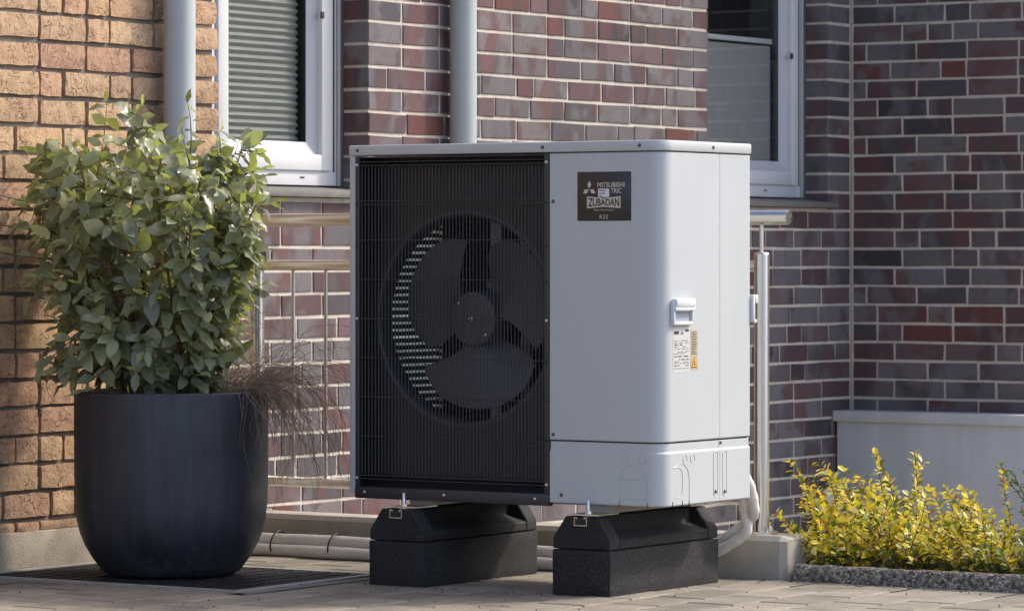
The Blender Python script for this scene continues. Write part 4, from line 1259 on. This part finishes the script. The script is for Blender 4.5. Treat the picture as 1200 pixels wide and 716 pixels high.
# ------------------------------------------------------------------ planter
PX, PY = -7.064, 8.94
prof = [(0.0, .006), (.150, .006), (.185, .0065), (.202, .016), (.232, .057), (.252, .092), (.266, .125), (.2755, .165), (.2800, .21), (.2825, .29), (.2835, .40), (.2835, .530), (.2825, .536), (.2795, .539), (.2600, .539), (.2570, .535), (.2560, .47)]
pot = empty('planter', (PX, PY, 0.006), 'large round anthracite planter standing on the steel grate', 'planter')
m = MB(); m.lathe(prof, PX, PY, 96); m.build('pot', M_POT, pot, smooth_angle=50)
m = MB(); vs = [(PX, PY, .505)]; fs = []
for k in range(1, 7):
    for i in range(32):
        a = 2*math.pi*i/32; r_ = .257 * k / 6; vs.append((PX + r_*math.cos(a), PY + r_*math.sin(a), .500 + noise.noise(Vector((math.cos(a)*r_*14, math.sin(a)*r_*14, 2))) * .012))
for i in range(32): fs.append((0, 1+i, 1+(i+1) % 32))
for k in range(5):
    for i in range(32): j = (i+1) % 32; fs.append((1+k*32+i, 1+k*32+j, 1+(k+1)*32+j, 1+(k+1)*32+i))
m.add(vs, fs); so = m.build('soil', M_SOIL, pot, smooth_angle=80); tag(so, kind='stuff')

# ------------------------------------------------------------------ shrub in the planter
def leaf_template(k, n=6, width=.5, fold=.22, droop=.35, wave=.055):
    rr = random.Random(900 + k); vs = []; fs = []
    for i in range(n + 1):
        t = i / n
        w = width * .5 * (math.sin(math.pi * t ** .8) ** .75) if 0 < t < 1 else .012
        z = -droop * t * t + rr.uniform(-wave, wave) * (.3 if i in (0, n) else 1)
        x = t
        wv = rr.uniform(-wave, wave)
        vs += [(x, -w, z + fold * w + wv), (x, 0, z), (x, w, z + fold * w - wv)]
    for i in range(n):
        a = 3 * i
        fs += [(a, a+3, a+4, a+1), (a+1, a+4, a+5, a+2)]
    return vs, fs
LT = [leaf_template(k, width=w, fold=f, droop=d) for k, (w, f, d) in enumerate([(.52, .25, .10), (.48, .35, .22), (.56, .15, .30), (.50, .45, .05), (.46, .3, .35), (.54, .2, -.12)])]
LM = []
for t in LT:
    me = bpy.data.meshes.new('leaf'); me.from_pydata(t[0], [], t[1]); me.materials.append(M_LEAF); smooth(me); LM.append(me)
shrub = empty('potted_shrub', (PX, PY, .5), 'leafy grey green evergreen shrub growing in the round planter', 'shrub')
rs = random.Random(12)
def env(z):
    pts = [(.50, .14), (.58, .22), (.68, .27), (.80, .31), (.92, .33), (1.04, .335), (1.14, .325), (1.22, .28), (1.30, .20), (1.40, .06)]
    for (a, ra), (b, rb) in zip(pts, pts[1:]):
        if a <= z <= b: return ra + (rb - ra) * (z - a) / (b - a)
    return .04
CXo = Vector((PX - .075, PY - .04, 0))
branches = []; leaves = []
stems = MB()
nst = 15
def grow(p0, dir0, L, r0, seg, up, wob):
    pts = [p0.copy()]; d = dir0.normalized()
    for i in range(seg):
        d = (d + Vector((rs.gauss(0, wob), rs.gauss(0, wob), up + rs.gauss(0, wob * .5)))).normalized()
        pts.append(pts[-1] + d * (L / seg))
    stems.tube(pts, [r0 * (1 - .75 * i / seg) for i in range(seg + 1)], 5)
    return pts
def add_leaf(p, d, s, upbias):
    leaves.append((p.copy(), d.normalized(), s, upbias))
def leaf_run(pts, f0, spacing, size):
    acc = 0; ph = rs.uniform(0, 6.28)
    tot = sum((b - a).length for a, b in zip(pts, pts[1:])); run = 0
    for a, b in zip(pts, pts[1:]):
        sg = b - a; L = sg.length; t = 0
        while t < L:
            if (run + t) / tot > f0:
                q = a + sg * (t / L); ph += 2.4
                ax = sg.normalized(); ref = ax.orthogonal().normalized(); ref.rotate(Quaternion(ax, ph))
                d = ref * .9 + ax * .45 + Vector((0, 0, rs.uniform(-.55, .25)))
                add_leaf(q + ref * .004, d, size * rs.uniform(.55, 1.25), rs.random())
            t += spacing * rs.uniform(.7, 1.3)
        run += L
    add_leaf(pts[-1], (pts[-1] - pts[-2]) + Vector((rs.gauss(0,.004), rs.gauss(0,.004), 0)), size * .8, .5)
for i in range(nst):
    a = 2 * math.pi * i / nst + rs.uniform(-.25, .25); r0 = rs.uniform(.02, .11)
    p0 = Vector((PX - .02 + r0 * math.cos(a), PY - .01 + r0 * math.sin(a), .50))
    out = rs.uniform(.06, .50)
    H = rs.uniform(.66, .84) * (1 - .2 * out)
    pts = grow(p0, Vector((math.cos(a) * out - .05, math.sin(a) * out - .03, 1)), H, .0075, 9, .03, .07)
    branches.append(pts)
    leaf_run(pts, .72, .028, .072)
    for k in range(1, 10):
        for rep in range((3 if k % 2 else 2) if k < 9 else 2):
            q = pts[min(k, len(pts)-1)]
            b = a + rs.uniform(-1.7, 1.7); room = env(min(max(q.z, .5), 1.39))
            rel = q - CXo; rel.z = 0
            L = max(.05, min(.22, room - rel.length * .85 + rs.uniform(-.04, .02)))
            tw = grow(q, Vector((math.cos(b), math.sin(b), rs.uniform(-.15, .65))), L, .0032, 5, .035, .12)
            leaf_run(tw, .18, .027, .072)
# upright shoots above the crown
for (dx, dy, z0, L) in ((-.20, -.10, 1.14, .25), (-.07, -.07, 1.18, .19), (.05, .02, 1.18, .20), (.13, .06, 1.12, .17), (.15, .07, 1.08, .18), (.17, .10, 1.04, .14), (-.02, .12, 1.18, .14), (-.12, .10, 1.16, .13), (-.30, -.2, 1.02, .16)):
    pts = grow(Vector((PX + dx, PY + dy, z0)), Vector((rs.uniform(-.1, .1), rs.uniform(-.1, .1), 1)), L, .003, 5, .06, .06)
    leaf_run(pts, .1, .026, .052)
# low drooping sprays over the front of the rim
for i in range(16):
    a = rs.uniform(3.4, 5.7); q = CXo + Vector((math.cos(a) * rs.uniform(.1, .2), math.sin(a) * rs.uniform(.1, .2), rs.uniform(.60, .74)))
    pts = grow(q, Vector((math.cos(a), math.sin(a), -.05)), rs.uniform(.10, .18), .0028, 5, -.14, .1); leaf_run(pts, .1, .034, .072)
# straggling shoots to the left
for (a, z0, L) in ((3.6, 1.0, .22), (3.8, .92, .22), (3.5, .80, .16), (3.9, 1.08, .2)):
    p = CXo + Vector((math.cos(a) * .26, math.sin(a) * .26, z0))
    pts = grow(p, Vector((math.cos(a), math.sin(a), .1)), L, .0028, 5, .0, .08); leaf_run(pts, .3, .03, .055)
st = stems.build('stems', M_STEM, shrub, smooth_angle=80)
items = []
for (p, d, s, ub) in leaves:
    rel = p - CXo; rh = math.hypot(rel.x, rel.y)
    if rh > env(min(max(p.z, .5), 1.40)) * 1.08 + .02 and p.z < 1.12 and rs.random() < .9: continue
    if p.x < W_TAN + .035: continue
    outv = Vector((rel.x, rel.y, 0)).normalized() if rh > 1e-4 else Vector((1, 0, 0))
    d = (d + outv * .35 + Vector((0, 0, -.28))).normalized()
    nrm = (outv * .75 + Vector((0, 0, .75)) + Vector((rs.gauss(0, .35), rs.gauss(0, .35), rs.gauss(0, .3))))
    y = nrm.cross(d)
    if y.length < 1e-4: continue
    y.normalize(); z = d.cross(y)
    M = Matrix(((d.x, y.x, z.x, p.x), (d.y, y.y, z.y, p.y), (d.z, y.z, z.z, p.z), (0, 0, 0, 1))) @ Matrix.Diagonal((s, s * rs.uniform(.9, 1.12), s, 1))
    px, py = project(p)
    depth = -p.x * SINY + p.y * COSY
    items.append((depth, M, rs.randrange(len(LT))))
items.sort(key=lambda t: t[0])
print('LEAVES', len(items))
single = items[:300]; rest_l = items[300:]
shinv = Matrix.Translation(-shrub.location)
for (_, M, k) in single:
    o = bpy.data.objects.new('leaf', LM[k]); COL.objects.link(o); o.parent = shrub; o.matrix_parent_inverse = shinv; o.matrix_basis = M
m = MB()
for (_, M, k) in rest_l:
    f = rs.uniform(.5, 1.5); m.add([M @ Vector(v) for v in LT[k][0]], LT[k][1], (f, f, f * rs.uniform(.8, 1.0)))
me = m.mesh('foliage', 'tone'); smooth(me); fo = link('foliage', me, M_LEAF_J, shrub); tag(fo, kind='stuff')

# ------------------------------------------------------------------ dry trailing plant at the right rim of the planter
dry = empty('dry_trailing_plant', (PX + .2, PY + .12, .5), 'tangle of dry brown wiry twigs hanging over the right rim of the planter', 'dried plant')
rs = random.Random(77); m = MB()
for i in range(760):
    a = min(1.25, max(.02, rs.gauss(.66, .36)))
    r0 = rs.uniform(.10, .25); p = Vector((PX + r0 * math.cos(a), PY + r0 * math.sin(a), .50))
    d = Vector((math.cos(a) * 1.0 + rs.gauss(0, .4), math.sin(a) * 1.0 + rs.gauss(0, .4), rs.uniform(.3, 1.6))).normalized()
    long_ = rs.random() < .34
    L = rs.uniform(.34, .62) if long_ else rs.uniform(.14, .34); seg = 14; pts = [p]
    curl = Vector((rs.gauss(0, .14), rs.gauss(0, .14), rs.gauss(0, .1)))
    for k in range(seg):
        d = (d + curl * .6 + Vector((rs.gauss(0, .26), rs.gauss(0, .26), ((-.34 if k > 4 else -.12) if long_ else -.2) + rs.gauss(0, .22)))).normalized()
        q = pts[-1] + d * (L / seg)
        rad = math.hypot(q.x - PX, q.y - PY)
        if rad < .292 and q.z < .548:
            if rad > .24: q.z = .548 + rs.uniform(0, .01)
            else: q.z = max(q.z, .508)
        if q.z < .01: q.z = .01
        if q.x > -6.60: q.x = -6.60 - rs.uniform(0, .01)
        pts.append(q)
    if any(not (-.35 < math.atan2(q.y - PY, q.x - PX) < 1.9) and q.z < .56 for q in pts[3:]): continue
    m.tube(pts, [.0010 * (1 - .5 * k / seg) for k in range(seg + 1)], 3, caps=False)
tw = m.build('twigs', M_TWIG, dry); tag(tw, kind='stuff')

# ------------------------------------------------------------------ golden shrub in the bed
def small_leaf(p, d, nrm, s, mb, col, w=.55):
    d = d.normalized(); y = nrm.cross(d)
    if y.length < 1e-5: return
    y.normalize(); z = d.cross(y)
    q = [p, p + d*s*.35 - y*s*w*.42 + z*s*.07, p + d*s*.75 - y*s*w*.38 + z*s*.06, p + d*s - z*s*.06, p + d*s*.75 + y*s*w*.38 + z*s*.06, p + d*s*.35 + y*s*w*.42 + z*s*.07, p + d*s*.5]
    mb.add(q, [(0,1,6),(1,2,6),(2,3,6),(3,4,6),(4,5,6),(5,0,6)], col)
rs = random.Random(31)
gold = empty('golden_shrub', (-5.1, 10.1, .02), 'low golden variegated shrub spilling along the bed edging', 'shrub')
fol = MB(); stm = MB()
def top_h(x, y):
    q = x + .527 * (y - 10.0)
    pts = [(-5.70, .16), (-5.62, .19), (-5.545, .225), (-5.49, .20), (-5.40, .25), (-5.34, .31), (-5.275, .35), (-5.23, .285), (-5.145, .275), (-5.09, .215), (-5.02, .24), (-4.95, .31), (-4.90, .26), (-4.815, .19), (-4.6, .22), (-4.2, .22)]
    for (a, ha), (b, hb) in zip(pts, pts[1:]):
        if a <= q <= b: return ha + (hb - ha) * (q - a) / (b - a)
    return .14
def gold_col():
    r = rs.random()
    if r < .55: c = (rs.uniform(.70, .88), rs.uniform(.58, .70), rs.uniform(.04, .11))
    elif r < .72: c = (.74, .68, rs.uniform(.22, .36))
    elif r < .94: c = (rs.uniform(.10, .2), rs.uniform(.17, .25), .03)
    else: c = (.28, .16, .09)
    return c
for i in range(640):
    x = rs.uniform(-5.62, -4.45); y = rs.uniform(9.87, 10.5)
    if x < -5.44 and y < 9.96: x += .3
    lean = Vector((rs.gauss(-.50, .32), rs.gauss(-.15, .3), 1)).normalized()
    hmax = top_h(x - .05, y) * (1 if y > 9.98 else .8)
    clump = .5 + .75 * noise.noise(Vector((x * 7.5, y * 5, 3.3)))
    if rs.random() > .35 + clump: continue
    hmax *= .44 + .56 * clump
    L = hmax * (rs.uniform(.4, .85) if rs.random() < .82 else rs.uniform(1.0, 1.32)) / max(.5, lean.z)
    p = Vector((x, y, .02)); pts = [p]; d = lean; seg = 7
    for k in range(seg):
        d = (d + Vector((rs.gauss(0, .12), rs.gauss(0, .12), rs.gauss(.03, .1)))).normalized(); pts.append(pts[-1] + d * L / seg)
    stm.tube(pts, [.0022 * (1 - .6*k/seg) for k in range(seg+1)], 4)
    t = .12
    while t <= 1.0:
        f = t * seg; k = min(int(f), seg - 1); q = pts[k].lerp(pts[k+1], f - k); ax = (pts[k+1] - pts[k]).normalized()
        ph = rs.uniform(0, 6.28)
        for s_ in (0, math.pi):
            ref = ax.orthogonal().normalized(); ref.rotate(Quaternion(ax, ph + s_ + rs.uniform(-.3, .3)))
            col = gold_col()
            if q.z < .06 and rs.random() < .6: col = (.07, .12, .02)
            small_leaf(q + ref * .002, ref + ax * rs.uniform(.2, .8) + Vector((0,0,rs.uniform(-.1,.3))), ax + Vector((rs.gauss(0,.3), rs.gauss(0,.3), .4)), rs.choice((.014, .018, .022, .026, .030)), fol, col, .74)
        t += .010 / max(L, .05) * rs.uniform(.9, 1.5)
# long side shoot reaching over the kerb to the post
for (p0, dirs, L) in ((Vector((-5.43, 9.93, .06)), Vector((-.75, .25, .95)), .27), (Vector((-5.45, 9.95, .10)), Vector((-.35, .1, .9)), .17), (Vector((-5.42, 9.90, .07)), Vector((-.25, 0, 1)), .18), (Vector((-5.43, 9.88, .05)), Vector((-.8, -.05, .75)), .19), (Vector((-5.40, 9.98, .10)), Vector((-.3, .1, 1)), .2), (Vector((-5.15, 9.98, .20)), Vector((-.15, 0, 1)), .17), (Vector((-4.86, 9.98, .15)), Vector((-.3, 0, 1)), .2)):
    pts = [p0]; d = dirs.normalized()
    for k in range(8):
        d = (d + Vector((rs.gauss(0, .06), rs.gauss(0, .05), .03))).normalized(); pts.append(pts[-1] + d * L / 8)
    stm.tube(pts, .0016, 4)
    for k in range(44):
        f = k / 44 * 8; kk = min(int(f), 7); q = pts[kk].lerp(pts[kk+1], f - kk); ax = (pts[kk+1] - pts[kk]).normalized()
        ref = ax.orthogonal().normalized(); ref.rotate(Quaternion(ax, rs.uniform(0, 6.28)))
        small_leaf(q, ref + ax * .6, ax + Vector((0, 0, .5)), rs.uniform(.017, .028), fol, gold_col(), .72)
link('stems', smooth(stm.mesh('stems')), M_STEM, gold)
fo = link('foliage', fol.mesh('foliage', 'tone'), M_YLEAF, gold); tag(fo, kind='stuff')

# glossy green shrub at the right edge
rs = random.Random(5)
gs = empty('green_shrub', (-4.65, 10.2, .02), 'dark green glossy shrub at the right edge behind the golden shrub', 'shrub')
fol = MB(); stm = MB()
for i in range(60):
    x = rs.uniform(-4.86, -4.45); y = rs.uniform(10.05, 10.45)
    p = Vector((x, y, .02)); d = Vector((rs.gauss(0, .25), rs.gauss(0, .2), 1)).normalized(); L = rs.uniform(.2, .36) + max(0, (x + 4.86)) * .3; pts = [p]
    for k in range(7):
        d = (d + Vector((rs.gauss(0,.1), rs.gauss(0,.1), .03))).normalized(); pts.append(pts[-1] + d * L / 7)
    stm.tube(pts, .002, 4)
    for k in range(26):
        f = 2 + k / 26 * 5; kk = min(int(f), 6); q = pts[kk].lerp(pts[kk+1], f - kk); ax = (pts[kk+1]-pts[kk]).normalized()
        ref = ax.orthogonal().normalized(); ref.rotate(Quaternion(ax, rs.uniform(0, 6.28))); g_ = rs.uniform(.7, 1.6)
        small_leaf(q, ref + ax * .9, ax + Vector((rs.gauss(0,.3), rs.gauss(0,.3), .3)), rs.uniform(.016, .028), fol, (g_, g_, g_), .48)
link('stems', smooth(stm.mesh('stems')), M_STEM, gs)
fo = link('foliage', fol.mesh('foliage', 'tone'), M_GLEAF, gs); tag(fo, kind='stuff')

# unseen hedge, added to darken the window reflections and block low sky glow
rs = random.Random(91)
m = MB()
for i in range(9000):
    x = rs.uniform(-6.2, 12); z = rs.uniform(.05, 5.2) ; y = 21.5 + noise.noise(Vector((x * .8, z * .9, 0))) * .5 + rs.uniform(-.25, .35)
    if z > 4.3 + noise.noise(Vector((x * .7, 0, 5))) * .8: continue
    d = Vector((rs.gauss(0, 1), rs.gauss(0, 1), rs.gauss(0, 1))); n_ = Vector((rs.gauss(0, .7), -1 + rs.gauss(0, .5), rs.gauss(.5, .6)))
    g_ = rs.uniform(.5, 1.7)
    small_leaf(Vector((x, y, z)), d, n_, rs.uniform(.10, .22), m, (g_, g_, g_))
m.add([(-6.2, 21.8, 0), (12, 21.8, 0), (12, 21.8, 4.2), (-6.2, 21.8, 4.2)], [(0, 1, 2, 3)], (.4, .4, .4))
hg = link('garden_hedge', m.mesh('garden_hedge', 'tone'), M_GLEAF)
tag(hg, 'dark green garden hedge mirrored in the window panes', 'hedge', kind='stuff')
